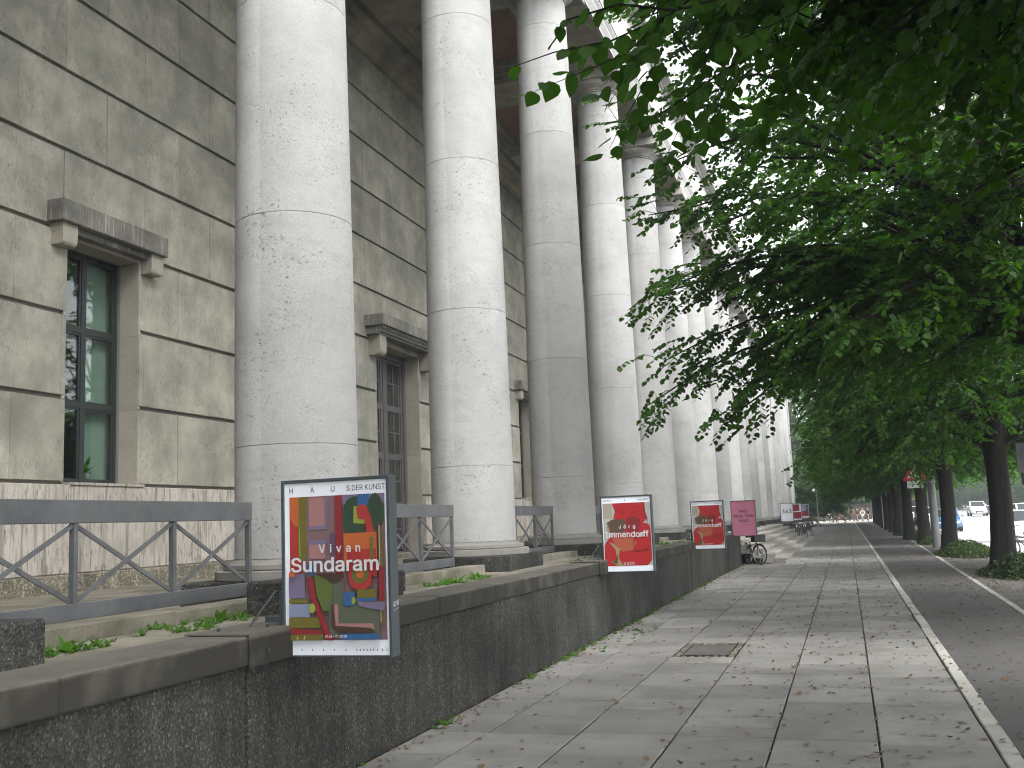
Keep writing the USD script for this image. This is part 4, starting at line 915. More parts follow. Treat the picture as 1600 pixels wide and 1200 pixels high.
yt = patches(b, W, Hh, fr, [
    (mauve, rect(0, 0, 1, 1)), (red, wavy(0.0, 0.12, 0.42, 1.0, 0.0)), (org, [(0.0, 0.86), (0.05, 0.80), (0.11, 0.78), (0.10, 1.0), (0.0, 1.0)]), (olive, wavy(0.10, 0.19, 0.56, 1.0, 0.012)), (lime, wavy(0.115, 0.122, 0.58, 1.0, 0.012)),
    (pink, rect(0.21, 0.79, 0.38, 0.99)), (lil, rect(0.21, 0.765, 0.40, 0.79)), (lil, rect(0.385, 0.79, 0.41, 0.99)), (pink, rect(0.21, 0.56, 0.38, 0.66)), (lil, rect(0.21, 0.66, 0.40, 0.69)), (plum, blob(0.455, 0.66, 0.032, 0.085, 16, 0.02)),
    (dred, wavy(0.49, 0.565, 0.40, 1.0, 0.0)), (lil, rect(0.57, 0.93, 1.0, 1.0)), (dgreen, [(0.58, 0.74), (0.58, 0.90), (0.62, 0.965), (0.68, 0.985), (0.80, 0.985), (0.80, 0.735)]), (blue, rect(0.73, 0.89, 0.85, 1.0)),
    (dgreen, blob(0.91, 0.87, 0.085, 0.13, 20, 0.03, 2)), (lime, [(0.685, 0.80), (0.69, 0.915), (0.75, 0.915), (0.75, 0.83), (0.80, 0.82), (0.80, 0.79)]), (red, [(0.715, 0.90), (0.76, 0.93), (0.82, 0.92), (0.86, 0.85), (0.90, 0.72), (0.82, 0.73), (0.80, 0.82), (0.73, 0.83)]),
    (org, [(0.58, 0.52), (0.58, 0.73), (0.92, 0.735), (0.92, 0.50)]), (red, wavy(0.62, 0.92, 0.43, 0.62, 0.01)), (olive, rect(0.85, 0.55, 0.885, 0.70)), (brown, rect(0.925, 0.30, 0.94, 0.78)), (cream, rect(0.945, 0.12, 0.955, 0.78)), (olive, rect(0.965, 0.10, 0.985, 0.74)),
    (lil, rect(0.0, 0.29, 0.17, 0.46)), (olive, rect(0.0, 0.255, 0.2, 0.285)), (lblue, rect(0.0, 0.16, 0.22, 0.25)), (olive, rect(0.0, 0.085, 0.33, 0.158)), (dred, [(0.0, 0.085), (0.0, 0.045), (0.36, 0.035), (0.36, 0.065)]), (olive, rect(0.0, 0.0, 0.36, 0.04)),
    (mgreen, [(0.27, 0.44), (0.30, 0.30), (0.36, 0.20), (0.45, 0.20), (0.48, 0.40), (0.40, 0.45)]), (grn, rect(0.42, 0.03, 0.94, 0.27)), (grn, rect(0.47, 0.25, 0.58, 0.42)), (brown, [(0.27, 0.46), (0.40, 0.42), (0.47, 0.385), (0.56, 0.40), (0.57, 0.45), (0.44, 0.46)]),
    (dred, [(0.20, 0.43), (0.26, 0.43), (0.30, 0.28), (0.38, 0.14), (0.47, 0.0), (0.40, 0.0), (0.33, 0.13), (0.23, 0.30)]), (blue, rect(0.20, 0.45, 0.27, 0.52)), (lime, blob(0.25, 0.22, 0.035, 0.035, 14)),
    (red, [(0.63, 0.45), (0.65, 0.37), (0.72, 0.34), (0.80, 0.34), (0.87, 0.38), (0.87, 0.46)]), (olive, blob(0.755, 0.45, 0.085, 0.065, 20, 0.03, 4)), (org, blob(0.755, 0.455, 0.04, 0.035, 16, 0.03, 5)), (olive, rect(0.72, 0.255, 0.92, 0.345)),
    (blue, rect(0.58, 0.235, 0.70, 0.325)), (lime, blob(0.685, 0.27, 0.022, 0.025, 14)), (lil, [(0.71, 0.28), (0.80, 0.255), (1.0, 0.26), (1.0, 0.20), (0.84, 0.215), (0.74, 0.235)]), (blue, rect(0.72, 0.263, 0.92, 0.285)), (dred, rect(0.95, 0.265, 1.0, 0.50)),
    (pink, [(0.48, 0.245), (0.53, 0.245), (0.53, 0.115), (0.88, 0.115), (0.90, 0.075), (0.50, 0.075)]), (brown, [(0.46, 0.245), (0.485, 0.245), (0.50, 0.10), (0.86, 0.085), (0.90, 0.05), (0.52, 0.052), (0.46, 0.11)]), (blue, [(0.56, 0.045), (0.92, 0.045), (0.98, 0.01), (0.56, 0.005)]),
    (org, rect(0.02, 0.44, 0.08, 0.475)), (cream, [(0.09, 0.01), (0.105, 0.035), (0.11, 0.01)]), (cream, [(0.165, 0.01), (0.175, 0.04), (0.185, 0.01)])])
fx = lambda u: fr[0]+u*(fr[2]-fr[0]); fz = lambda v: fr[1]+v*(fr[3]-fr[1])
blk, wht = ink((0.02, 0.02, 0.025)), ink((0.75, 0.76, 0.78))
for s, u in (('H', 0.0), ('A', 0.225), ('U', 0.445)): part(b, 'lettering', words(s, fx(u), Hh-t-0.066, 0.036, 0.011, squeeze=0.95), blk)
part(b, 'lettering', words('S DER KUNST', W-t-0.012, Hh-t-0.066, 0.036, 0.011, squeeze=0.86, anchor='r'), blk)
part(b, 'lettering', words('Vivan', fx(0.34), fz(0.605), 0.050, yt, track=0.034, bold=True), wht)
m = words('Sundaram', 0, 0, 0.088, yt, bold=True); k = (fx(0.955)-fx(0.045))/(m.bounds[1][0]-m.bounds[0][0])
part(b, 'lettering', words('Sundaram', fx(0.045), fz(0.475), 0.088, yt, bold=True, squeeze=k), wht)
part(b, 'lettering', words('27.06 – 07.10.18', fx(0.39), fz(0.022), 0.014, yt, bold=True), wht)
part(b, 'fine_print', cat_m([flat(sbox(fx(u), 0.040, fx(u)+0.006, 0.051), 0.0115) for u in (0.0, 0.11, 0.22, 0.335, 0.45, 0.57, 0.68, 0.715, 0.75, 0.785, 0.82, 0.85, 0.89, 0.94, 0.985)]), blk)
sc_ = []                                              # small white scrawl on the side of the box
for (a0, z_a), (a1, z_b) in (((0.025, 0.31), (0.035, 0.345)), ((0.035, 0.345), (0.045, 0.31)), ((0.055, 0.345), (0.063, 0.33)), ((0.071, 0.345), (0.055, 0.31)), ((0.08, 0.35), (0.084, 0.315)), ((0.084, 0.315), (0.09, 0.34)), ((0.09, 0.34), (0.098, 0.318)), ((0.098, 0.318), (0.102, 0.352)), ((0.03, 0.288), (0.10, 0.30))):
    sc_.append(bar((W+0.0006, a0, z_a), (W+0.0006, a1, z_b), 0.001, 0.006, upv=(1, 0, 0)))
part(b, 'scrawl', cat_m(sc_), wht)
def red_board(label, Y, seed):
    b, W, Hh, t = board(label, Y, XL, XR, 0.905, 2.055)
    fr = (t+0.012, 0.095, W-t-0.012, Hh-t-0.09)
    r1, r2, tan_, br_, lt = (0.43, 0.012, 0.014), (0.22, 0.01, 0.014), (0.34, 0.25, 0.12), (0.10, 0.06, 0.035), (0.46, 0.48, 0.47)
    yt = patches(b, W, Hh, fr, [(lt, rect(0, 0, 1, 1)), ((0.40, 0.36, 0.28), rect(0.0, 0.76, 0.2, 1.0)), (r1, [(0.20, 1.0), (0.24, 0.92), (0.26, 0.86), (0.22, 0.76), (0.45, 0.66), (0.80, 0.62), (0.93, 0.74), (0.90, 0.84), (0.89, 1.0)]),
        (r1, [(0.52, 0.70), (0.95, 0.66), (1.0, 0.60), (1.0, 0.08), (0.90, 0.0), (0.0, 0.0), (0.0, 0.33), (0.08, 0.42), (0.30, 0.56)]), (br_, [(0.07, 0.69), (0.20, 0.745), (0.45, 0.74), (0.52, 0.62), (0.42, 0.53), (0.10, 0.53)]), (tan_, [(0.07, 0.68), (0.10, 0.66), (0.14, 0.53), (0.08, 0.53)]),
        (r2, [(0.50, 0.75), (0.60, 0.78), (0.80, 0.74), (0.74, 0.52), (0.50, 0.54)]), ((0.42, 0.10, 0.05), [(0.18, 0.44), (0.62, 0.44), (0.70, 0.36), (0.62, 0.25), (0.40, 0.22), (0.24, 0.28)]), (tan_, [(0.10, 0.38), (0.18, 0.36), (0.30, 0.28), (0.52, 0.24), (0.64, 0.26), (0.63, 0.37), (0.50, 0.33), (0.32, 0.25), (0.29, 0.12), (0.40, 0.0), (0.28, 0.0), (0.12, 0.06), (0.24, 0.11), (0.24, 0.25)]),
        (br_, [(0.26, 0.20), (0.28, 0.12), (0.26, 0.03), (0.14, 0.06), (0.24, 0.11)]), (r2, wavy(0.62, 0.64, 0.25, 0.42, 0.01)), (r2, [(0.64, 0.25), (0.80, 0.24), (1.0, 0.30), (1.0, 0.275), (0.80, 0.22), (0.64, 0.23)]), (lt, [(0.72, 0.44), (0.85, 0.46), (0.88, 0.52), (0.76, 0.50)]),
        (r2, blob(0.44, 0.855, 0.035, 0.012, 12)), (r2, blob(0.68, 0.855, 0.035, 0.012, 12)), (r2, [(0.88, 1.0), (0.89, 0.85), (0.93, 0.74), (0.94, 0.66), (0.95, 0.74), (0.91, 0.85), (0.90, 1.0)])])
    fx = lambda u: fr[0]+u*(fr[2]-fr[0]); fz = lambda v: fr[1]+v*(fr[3]-fr[1])
    part(b, 'lettering', words('HAUS D', fx(0.0), Hh-t-0.065, 0.030, 0.011, squeeze=0.95), blk); part(b, 'lettering', words('E', fx(0.47), Hh-t-0.065, 0.030, 0.011), blk); part(b, 'lettering', words('R KUNST', fx(0.985), Hh-t-0.065, 0.030, 0.011, anchor='r', squeeze=0.95), blk)
    part(b, 'lettering', words('Jörg', fx(0.33), fz(0.595), 0.052, yt, track=0.040, bold=True), wht)
    m = words('Immendorff', 0, 0, 0.085, yt, bold=True); k = (fx(0.955)-fx(0.035))/(m.bounds[1][0]-m.bounds[0][0])
    part(b, 'lettering', words('Immendorff', fx(0.035), fz(0.455), 0.085, yt, bold=True, squeeze=k), wht)
    part(b, 'fine_print', cat_m([flat(sbox(fx(u), fz(v), fx(u)+0.03, fz(v)+0.008), yt) for u in (0.40, 0.46, 0.52, 0.58) for v in (0.02, 0.04)]), wht)
red_board('poster box with a red painting, first of the red pair, below the third column', 15.5, 1)
red_board('poster box with a red painting, second of the red pair, beside the pink one', 25.1, 2)
pinkm = mat('pink_sheet', (0.46, 0.155, 0.235), 0.5); tx = ink((0.09, 0.012, 0.035))
b, W, Hh, t = board('pink poster box with three lines of dark lettering beside the stairs', 34.25, XL, XR, 1.0, 2.14, paper=pinkm)
for s, z in (('FREI', 0.75), ('REIN, FEIN', 0.60), ('RAUS', 0.45)):
    part(b, 'lettering', words(s, W/2, z, 0.085, 0.011, bold=True, squeeze=1.0 if ' ' not in s else 1.02, anchor='c'), tx)
part(b, 'fine_print', flat(sbox(W/2-0.09, 0.36, W/2+0.09, 0.367), 0.0115), tx)
b, W, Hh, t = board('white poster box showing the number 363 past the stairs', 61.2, XL-0.02, -2.90, 1.19, 2.21, bracket=True)
part(b, 'lettering', words('363', W/2, 0.46, 0.21, 0.011, bold=True, anchor='c'), blk)
part(b, 'fine_print', cat_m([flat(sbox(0.12, 0.78, W-0.12, 0.787), 0.0115), flat(sbox(W/2-0.09, 0.33, W/2+0.09, 0.337), 0.0115)]), blk)
b, W, Hh, t = board('red and white poster box half hidden behind the board numbered 363', 73.0, -3.55, -2.90, 1.15, 2.28)
patches(b, W, Hh, (t+0.02, 0.10, W-t-0.02, Hh-t-0.05), [((0.38, 0.02, 0.02), rect(0, 0, 1, 0.46)), ((0.33, 0.015, 0.02), rect(0.0, 0.54, 0.82, 1.0)), ((0.30, 0.08, 0.05), rect(0.0, 0.15, 0.4, 0.4))])
b, W, Hh, t = board('farthest poster box, blue and white above and red below', 82.5, -3.45, -2.73, 1.24, 2.27)
patches(b, W, Hh, (t+0.02, 0.10, W-t-0.02, Hh-t-0.03), [((0.10, 0.10, 0.16), rect(0, 0.42, 1, 1)), ((0.42, 0.42, 0.58), blob(0.45, 0.74, 0.33, 0.24, 18, 0.1, 3)), ((0.12, 0.12, 0.38), blob(0.6, 0.80, 0.13, 0.1, 12, 0.1, 3)), ((0.34, 0.015, 0.03), rect(0, 0, 1, 0.42))])
# steel saddles over the coping where the boxes are fixed
sad = ['dark steel saddle over the coping beside the multicoloured poster', 'dark steel saddle over the coping beside the first red poster', 'dark steel saddle over the coping beside the second red poster']
for k, y in enumerate((6.05, 15.46, 25.06)):
    s = thing('steel_saddle', sad[k], 'bracket', (XW, y, 0), group='steel saddles on the coping')
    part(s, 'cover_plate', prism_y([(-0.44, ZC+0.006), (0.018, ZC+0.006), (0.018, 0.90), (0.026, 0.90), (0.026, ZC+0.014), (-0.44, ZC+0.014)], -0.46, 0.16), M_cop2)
    for yy in (-0.3, -0.05): part(s, 'bolt', cyl((-0.3+0.2*(yy > -0.1), yy, ZC+0.014), (-0.3+0.2*(yy > -0.1), yy, ZC+0.034), 0.012, 8), M_dark)
    part(s, 'bolt', cyl((0.026, -0.26, 0.98), (0.038, -0.26, 0.98), 0.014, 8), M_dark)
    part(s, 'stay', bar((-0.25, -0.02, ZC+0.014), (-0.09, 0.04, ZC+0.24), 0.03, 0.012), M_board)

# ------------------------------------------------------------------ vehicles
def sring(x, hw, z0, z1, n=16, p=3.4):
    a = np.linspace(0, 2*np.pi, n, endpoint=False)+np.pi/n; c, s = np.cos(a), np.sin(a)
    return np.column_stack([np.full(n, x), hw*np.sign(c)*np.abs(c)**(2/p), (z0+z1)/2+(z1-z0)/2*np.sign(s)*np.abs(s)**(2/p)])
M_tyre, M_rim = M_black, mat('wheel_rim', (0.35, 0.36, 0.37), 0.35, metallic=0.8)
M_lamp = mat('headlight_glass', (0.75, 0.78, 0.80), 0.08, specular_ior_level=0.9)
M_tail = mat('tail_light', (0.30, 0.01, 0.01), 0.2)
M_plate = mat('number_plate', (0.65, 0.66, 0.66), 0.5)
def car(label, loc, rz, color, Lc=4.15, Wc=1.72, Hc=1.48, group='cars on the road', van=False):
    c = thing('car', label, 'car', loc, rz, group=group)
    pm = mat('car_paint_%d' % len(used), color, 0.25, coat_weight=0.6, coat_roughness=0.05)
    hl, hw = Lc/2, Wc/2
    zb = 0.62*Hc
    rings = [sring(-hl, hw*0.72, 0.38, zb-0.10), sring(-hl+0.10, hw*0.90, 0.26, zb-0.02), sring(-hl+0.5, hw*0.99, 0.19, zb+0.02), sring(0, hw, 0.18, zb+0.03), sring(hl*0.45, hw*0.99, 0.18, zb+0.0), sring(hl-0.45, hw*0.95, 0.20, zb-0.12), sring(hl-0.10, hw*0.86, 0.24, zb-0.26), sring(hl, hw*0.68, 0.32, zb-0.34)]
    m = loft(rings); m.invert() if m.volume < 0 else None
    part(c, 'body', m, pm, smooth=50)
    xb, xf, tb, tf = (-hl+0.12, hl*0.50, -hl+0.50, hl*0.05) if not van else (-hl+0.08, hl*0.72, -hl+0.18, hl*0.40)
    zt, tw_ = Hc-0.05, hw*0.74
    cab = hull([(x, s*w, z, 0.05) for x, w, z in ((xb, hw*0.90, zb-0.05), (xf, hw*0.88, zb-0.06), (tb, tw_, zt), (tf, tw_, zt)) for s in (-1, 1)], 12)
    part(c, 'cabin', cab, pm, smooth=45)
    def quad(pts, d):
        p = np.array(pts, float); n = np.cross(p[1]-p[0], p[3]-p[0]); n /= np.linalg.norm(n)
        return loft([p+n*(d-0.012), p+n*(d+0.006)])
    B = lambda t, s, inset=0.0: None
    def edge_pt(x0, w0, z0, x1, w1, z1, t, s): return (x0+(x1-x0)*t, s*(w0+(w1-w0)*t), z0+(z1-z0)*t)
    fb = lambda t, k: np.array(edge_pt(xf, hw*0.86*k, zb-0.06, tf, tw_*k, zt, t, 1))
    def strip_(x0, x1, ta, tb_, k, d):
        a0 = np.array(edge_pt(x0, hw*0.88*k, zb-0.06, x1, tw_*k, zt, ta, 1)); a1 = np.array(edge_pt(x0, hw*0.88*k, zb-0.06, x1, tw_*k, zt, tb_, 1))
        return [a0*[1, -1, 1], a0, a1, a1*[1, -1, 1]]
    part(c, 'windscreen', quad(strip_(xf, tf, 0.14, 0.93, 0.90, 0), 0.05), M_carglass)
    part(c, 'rear_window', quad(strip_(xb, tb, 0.20, 0.90, 0.88, 0)[::-1], 0.05), M_carglass)
    for s in (-1, 1):
        def sp(u, t):
            x0, x1 = xb+(xf-xb)*u, tb+(tf-tb)*u
            return np.array([x0+(x1-x0)*t, s*(hw*0.89+(tw_-hw*0.89)*t), zb-0.05+(zt-zb+0.05)*t])
        for ua, ub in ((0.10, 0.50), (0.54, 0.92)):
            q = [sp(ua, 0.22), sp(ub, 0.22), sp(ub, 0.90), sp(ua, 0.90)]
            part(c, 'side_window', quad(q if s < 0 else q[::-1], 0.05), M_carglass)
        part(c, 'mirror', hull([(xf-0.18, s*(hw+0.06), zb+0.08, 0.06), (xf-0.22, s*(hw+0.15), zb+0.10, 0.06)], 10), pm, smooth=True)
        hm = hull([(hl-0.09, s*hw*0.55, zb-0.36, 0.07), (hl-0.16, s*hw*0.76, zb-0.33, 0.08)], 10)
        part(c, 'headlight', hm, M_lamp, smooth=True)
        part(c, 'tail_light', hull([(-hl+0.05, s*hw*0.74, zb-0.12, 0.06), (-hl+0.06, s*hw*0.76, zb-0.26, 0.06)], 10), M_tail, smooth=True)
        for xw in (hl-0.80, -hl+0.75):
            w = part(c, 'wheel', cyl((xw, s*(hw-0.20), 0.31), (xw, s*(hw-0.005), 0.31), 0.31, 20), M_tyre, smooth=40)
            part(w, 'rim', cyl((xw, s*(hw-0.03), 0.31), (xw, s*(hw+0.004), 0.31), 0.20, 14), M_rim)
    part(c, 'grille', bevel_box(hl-0.10, hl+0.008, -hw*0.40, hw*0.40, 0.36, zb-0.42, 0.01), M_dark)
    part(c, 'number_plate', bx(hl+0.006, hl+0.02, -0.26, 0.26, 0.36, 0.47), M_plate)
    part(c, 'rear_plate', bx(-hl-0.015, -hl+0.01, -0.26, 0.26, 0.50, 0.61), M_plate)
    return c
F = -math.pi/2
rz_ = lambda y: float(road_z(y))
car('pale green white hatchback cut off by the right border', (7.95, 54.5, rz_(54)), F, (0.46, 0.52, 0.47))
car('bright blue small car parked between the grey pole and the forked trunk', (6.25, 74.5, rz_(74)), F, (0.02, 0.085, 0.20), Lc=3.8)
car('white car parked between the two trunks left of the grey pole', (6.1, 90.5, rz_(90)), F, (0.62, 0.63, 0.63))
car('white car far behind, showing left of the leaning trunk', (5.9, 104.0, rz_(104)), F, (0.65, 0.66, 0.66))
car('silver grey car driving towards the camera in the middle of the road', (13.6, 123.5, rz_(123)), F, (0.50, 0.51, 0.53), Wc=1.8, Hc=1.62)
car('dark hatchback on the road just left of the trunk at the right border', (17.2, 131, rz_(131)), F+0.5, (0.022, 0.022, 0.03), Hc=1.55)
car('white car on the road right of the trunk at the right border', (13.2, 88.5, rz_(88)), F, (0.66, 0.66, 0.66), Wc=1.78, Hc=1.55)
car('red delivery van parked behind the white car beyond the trunks', (6.5, 119, rz_(119)), F, (0.34, 0.03, 0.03), Lc=4.8, Wc=1.9, Hc=2.1, van=True)

# ------------------------------------------------------------------ bicycles
def torus(R, r, n=36, k=8):
    a = np.arange(n)*2*np.pi/n; b = np.arange(k)*2*np.pi/k
    v = np.stack([(R+r*np.cos(b))[None, :]*np.cos(a)[:, None], np.broadcast_to(r*np.sin(b), (n, k)), (R+r*np.cos(b))[None, :]*np.sin(a)[:, None]], -1).reshape(-1, 3)
    i, j = np.meshgrid(np.arange(n), np.arange(k), indexing='ij'); q = lambda x, y: (x % n)*k+(y % k)
    f = np.stack([q(i, j), q(i, j+1), q(i+1, j+1), q(i+1, j)], -1).reshape(-1, 4)
    return trimesh.Trimesh(v, np.vstack([f[:, [0, 1, 2]], f[:, [0, 2, 3]]]), process=False)
def bike(label, loc, rz, color=(0.02, 0.02, 0.022), group='parked bicycles', basket=False, steer=0.0):
    b = thing('bicycle', label, 'bicycle', loc, rz, group=group)
    fm = mat('bike_paint_%d' % len(used), color, 0.3)
    def wheel(x, st=0.0):
        Rm = trimesh.transformations.rotation_matrix(st, [0, 0, 1]); Rm[:3, 3] = [x, 0, 0.345]
        w = part(b, 'wheel', torus(0.325, 0.02).apply_transform(Rm), M_black, smooth=True)
        part(w, 'rim', torus(0.300, 0.009, 36, 6).apply_transform(Rm), M_chrome, smooth=True)
        part(w, 'spokes', cat_m([bar((0.02*math.cos(a), s, 0.02*math.sin(a)), (0.30*math.cos(a), 0, 0.30*math.sin(a)), 0.003, upv=(0, 1, 0)) for a in np.linspace(0, 2*np.pi, 18, endpoint=False) for s in (-0.02,)]+[cyl((0, -0.04, 0), (0, 0.04, 0), 0.025, 8)]).apply_transform(Rm), M_chrome)
        part(w, 'mudguard', tube([(0.355*math.cos(a), 0, 0.355*math.sin(a)) for a in np.linspace(0.25, 2.5, 12)], 0.014, 5).apply_transform(Rm), fm)
    wheel(-0.53); wheel(0.54, steer)
    bb, seat, head, ht = (-0.08, 0, 0.30), (-0.22, 0, 0.78), (0.36, 0, 0.72), (0.33, 0, 0.86)
    part(b, 'frame', cat_m([cyl(p, q, 0.016, 8) for p, q in ((bb, seat), (bb, head), ((-0.19, 0, 0.62), head), (head, ht), (bb, (-0.53, 0.05, 0.345)), (bb, (-0.53, -0.05, 0.345)), ((-0.2, 0, 0.7), (-0.53, 0.05, 0.345)), ((-0.2, 0, 0.7), (-0.53, -0.05, 0.345)), (head, (0.54, 0.05, 0.345)), (head, (0.54, -0.05, 0.345)))]), fm)
    part(b, 'handlebar', tube([(0.14, 0.29, 1.03), (0.27, 0.26, 1.05), (0.33, 0.10, 1.02), (0.32, 0, 1.0), (0.33, -0.10, 1.02), (0.27, -0.26, 1.05), (0.14, -0.29, 1.03)], 0.013, 6), M_chrome)
    part(b, 'stem', cyl(ht, (0.32, 0, 1.0), 0.013, 8), M_chrome)
    part(b, 'saddle', hull([(-0.36, 0.06, 0.93, 0.035), (-0.36, -0.06, 0.93, 0.035), (-0.12, 0, 0.93, 0.025)], 10), M_black, smooth=True)
    part(b, 'seat_post', cyl(seat, (-0.25, 0, 0.92), 0.012, 8), M_chrome)
    part(b, 'crank', cat_m([cyl((-0.08, -0.03, 0.30), (-0.08, -0.042, 0.30), 0.09, 14), bar((-0.08, -0.07, 0.30), (-0.02, -0.07, 0.14), 0.02), bar((-0.08, 0.07, 0.30), (-0.14, 0.07, 0.46), 0.02)]), M_chrome)
    part(b, 'carrier', cat_m([bar((-0.28, s, 0.72), (-0.85, s, 0.72), 0.012) for s in (-0.06, 0.06)]+[bar((-0.8, s, 0.72), (-0.53, s, 0.36), 0.01) for s in (-0.07, 0.07)]), M_black)
    part(b, 'headlight', hull([(0.40, 0, 0.86, 0.035), (0.44, 0, 0.86, 0.04)], 10), M_lamp, smooth=True)
    if basket:
        part(b, 'basket', cat_m([bx(0.34, 0.66, -0.19, 0.19, 0.76, 0.775), bx(0.34, 0.355, -0.19, 0.19, 0.775, 1.0), bx(0.645, 0.66, -0.19, 0.19, 0.775, 1.0), bx(0.355, 0.645, -0.19, -0.175, 0.775, 1.0), bx(0.355, 0.645, 0.175, 0.19, 0.775, 1.0)]), M_black)
    return b
bike('black bicycle with a front basket under the pink poster', (-3.12, 36.0, 0), math.atan2(-0.80, 0.42), basket=True, steer=0.35)
bk = [('black bicycle under the board numbered 363, nearest the stairs', -2.75, 62.6, -1.75, (0.02, 0.02, 0.02)), ('dark green bicycle in the middle of the bunch under the 363 board', -2.5, 64.6, -1.35, (0.015, 0.03, 0.02)), ('dark bicycle standing behind the bunch under the red poster box', -2.75, 69.3, -1.8, (0.03, 0.02, 0.02)), ('grey bicycle farthest in the bunch, towards the path', -2.35, 71.5, -1.45, (0.08, 0.085, 0.09))]
for l_, x, y, r_, c_ in bk: bike(l_, (x, y, 0), r_, c_)
bike('bicycle parked behind the trunk at the right border, only a wheel showing', (5.05, 34.4, 0.0), -2.75, (0.02, 0.02, 0.025))

# ------------------------------------------------------------------ people
skin = mat('skin', (0.30, 0.19, 0.14), 0.55)
def chain(js): return [hull([(*a[0], a[1]), (*b_[0], b_[1])], 12) for a, b_ in zip(js[:-1], js[1:])]
def figure(hands, feet, hip, chest, head, knees, elbows, g=0.0):
    """joints in local metres: returns body, top, trousers, shoes, hair meshes"""
    h, c = np.array(hip, float), np.array(chest, float); hd = np.array(head, float)
    def J(p, r): return (tuple(map(float, p)), r+g)
    body, topm, trs, sh = [], [], [], []
    torso = [(*(h+[0, s*0.09, 0]), 0.105) for s in (-1, 1)]+[(*(c+[0, s*0.13, 0.02]), 0.085) for s in (-1, 1)]
    body.append(hull(torso, 14)); topm.append(hull([(x, y, z, r+0.022) for x, y, z, r in torso], 14))
    nb_ = c+[0, 0, 0.12]
    body += [hull([(*nb_, 0.055), (*(hd-[0, 0, 0.09]), 0.05)], 12), hull([(*hd, 0.085), (*(hd+[0.01, 0, 0.05]), 0.088), (*(hd+[0.03, 0, -0.07]), 0.05)], 16), hull([(*(hd+[0.095, 0, -0.005]), 0.014), (*(hd+[0.08, 0, 0.02]), 0.01)], 8)]
    hair = hull([(*(hd+[-0.02, 0, 0.055]), 0.092), (*(hd+[-0.04, 0, -0.01]), 0.078)], 14)
    for i, s in enumerate((-1, 1)):
        sh_ = c+[0, s*0.185, 0.03]; el, hn = np.array(elbows[i], float), np.array(hands[i], float)
        arm = [(sh_, 0.055), (el, 0.043), (hn, 0.030)]
        body += chain(arm); d = unit(hn-el); body.append(hull([(*(hn+d*0.02), 0.032), (*(hn+d*0.11), 0.022)], 10))
        body.append(hull([(*(hn+d*0.03+[0.03, 0, 0]), 0.014), (*(hn+d*0.08+[0.04, 0, 0]), 0.010)], 8))
        topm += chain([(p, r+0.016) for p, r in arm])
        hp = h+[0, s*0.09, -0.02]; kn, ft = np.array(knees[i], float), np.array(feet[i], float)
        leg = [(hp, 0.088), (kn, 0.060), (ft+[0, 0, 0.07], 0.042)]
        body += chain(leg); trs += chain([(p, r+0.018) for p, r in leg])
        sh.append(hull([(*(ft+[-0.05, 0, 0.045]), 0.045), (*(ft+[0.14, 0, 0.035]), 0.035)], 10))
    U = lambda L_: m3.Manifold.batch_boolean(L_, m3.OpType.Add)
    trs.append(hull([(*(h+[0, s*0.09, -0.02]), 0.118) for s in (-1, 1)], 14))
    return U(body), U(topm), U(trs), U(sh), hair
def person(label, loc, rz, topc, trc, hairc, pose='stand', group='people at the far end of the pavement', seed=0, scale=1.0, bag=None):
    p = thing('person', label, 'person', loc, rz, group=group); g_ = np.random.default_rng(seed)
    a = g_.uniform(0.05, 0.22)*(1 if seed % 2 else -1)
    if pose == 'walk':
        q = figure([(0.20*np.sign(a), -0.27, 0.86), (-0.18*np.sign(a), 0.27, 0.84)], [(-1.3*a, -0.09, 0.0+0.05*(a > 0)), (1.3*a, 0.09, 0.05*(a < 0))], (0, 0, 0.93), (0.02, 0, 1.34), (0.05, 0, 1.60), [(0.06-0.3*a, -0.10, 0.50), (0.06+0.5*a, 0.10, 0.50)], [(0.02*np.sign(a)-0.04, -0.27, 1.10), (-0.14*np.sign(a)-0.04, 0.27, 1.10)])
    elif pose == 'ride':
        q = figure([(0.36, -0.26, 1.06), (0.36, 0.26, 1.06)], [(-0.02, -0.09, 0.13), (-0.12, 0.09, 0.40)], (-0.26, 0, 1.02), (-0.02, 0, 1.42), (0.08, 0, 1.69), [(0.12, -0.11, 0.62), (0.16, 0.11, 0.80)], [(0.14, -0.30, 1.20), (0.14, 0.30, 1.20)])
    else:
        q = figure([(0.10, -0.25, 0.88), (0.22, 0.18, 1.06)], [(0.0, -0.12, 0.0), (0.03, 0.12, 0.0)], (0, 0, 0.93), (0.0, 0, 1.36), (0.03, 0, 1.62), [(0.03, -0.11, 0.50), (0.04, 0.11, 0.50)], [(-0.06, -0.28, 1.12), (-0.03, 0.28, 1.12)])
    mm = lambda c: mat('cloth_%d' % len(used), c, 0.8)
    for n_, m_, k_ in (('body', q[0], skin), ('top', q[1], mm(topc)), ('trousers', q[2], mm((trc[0], trc[1], trc[2]+1e-4))), ('shoes', q[3], M_black), ('hair', q[4], mm((hairc[0], hairc[1]+1e-4, hairc[2])))):
        part(p, n_, m_, k_, smooth=40)
        used['_'] = used.get('_', 0)+1; used['_%d' % len(used)] = 1
    if bag: part(p, 'bag', hull([(0.0, 0.30, 0.72, 0.05), (0.0, 0.30, 0.52, 0.07), (0.22, 0.30, 0.52, 0.07), (0.2, 0.30, 0.72, 0.05)], 10), mm(bag))
    return p
PY = 153.0
person('person in dark jacket and pale shirt standing left of the one in red', (-2.25, PY, 0), -1.2, (0.03, 0.035, 0.03), (0.02, 0.02, 0.022), (0.40, 0.40, 0.38), 'walk', seed=1)
person('person in long dark red clothing standing second from the left', (-1.35, PY-1, 0), -1.9, (0.17, 0.03, 0.025), (0.13, 0.02, 0.02), (0.06, 0.04, 0.03), 'stand', seed=2, bag=(0.3, 0.1, 0.08))
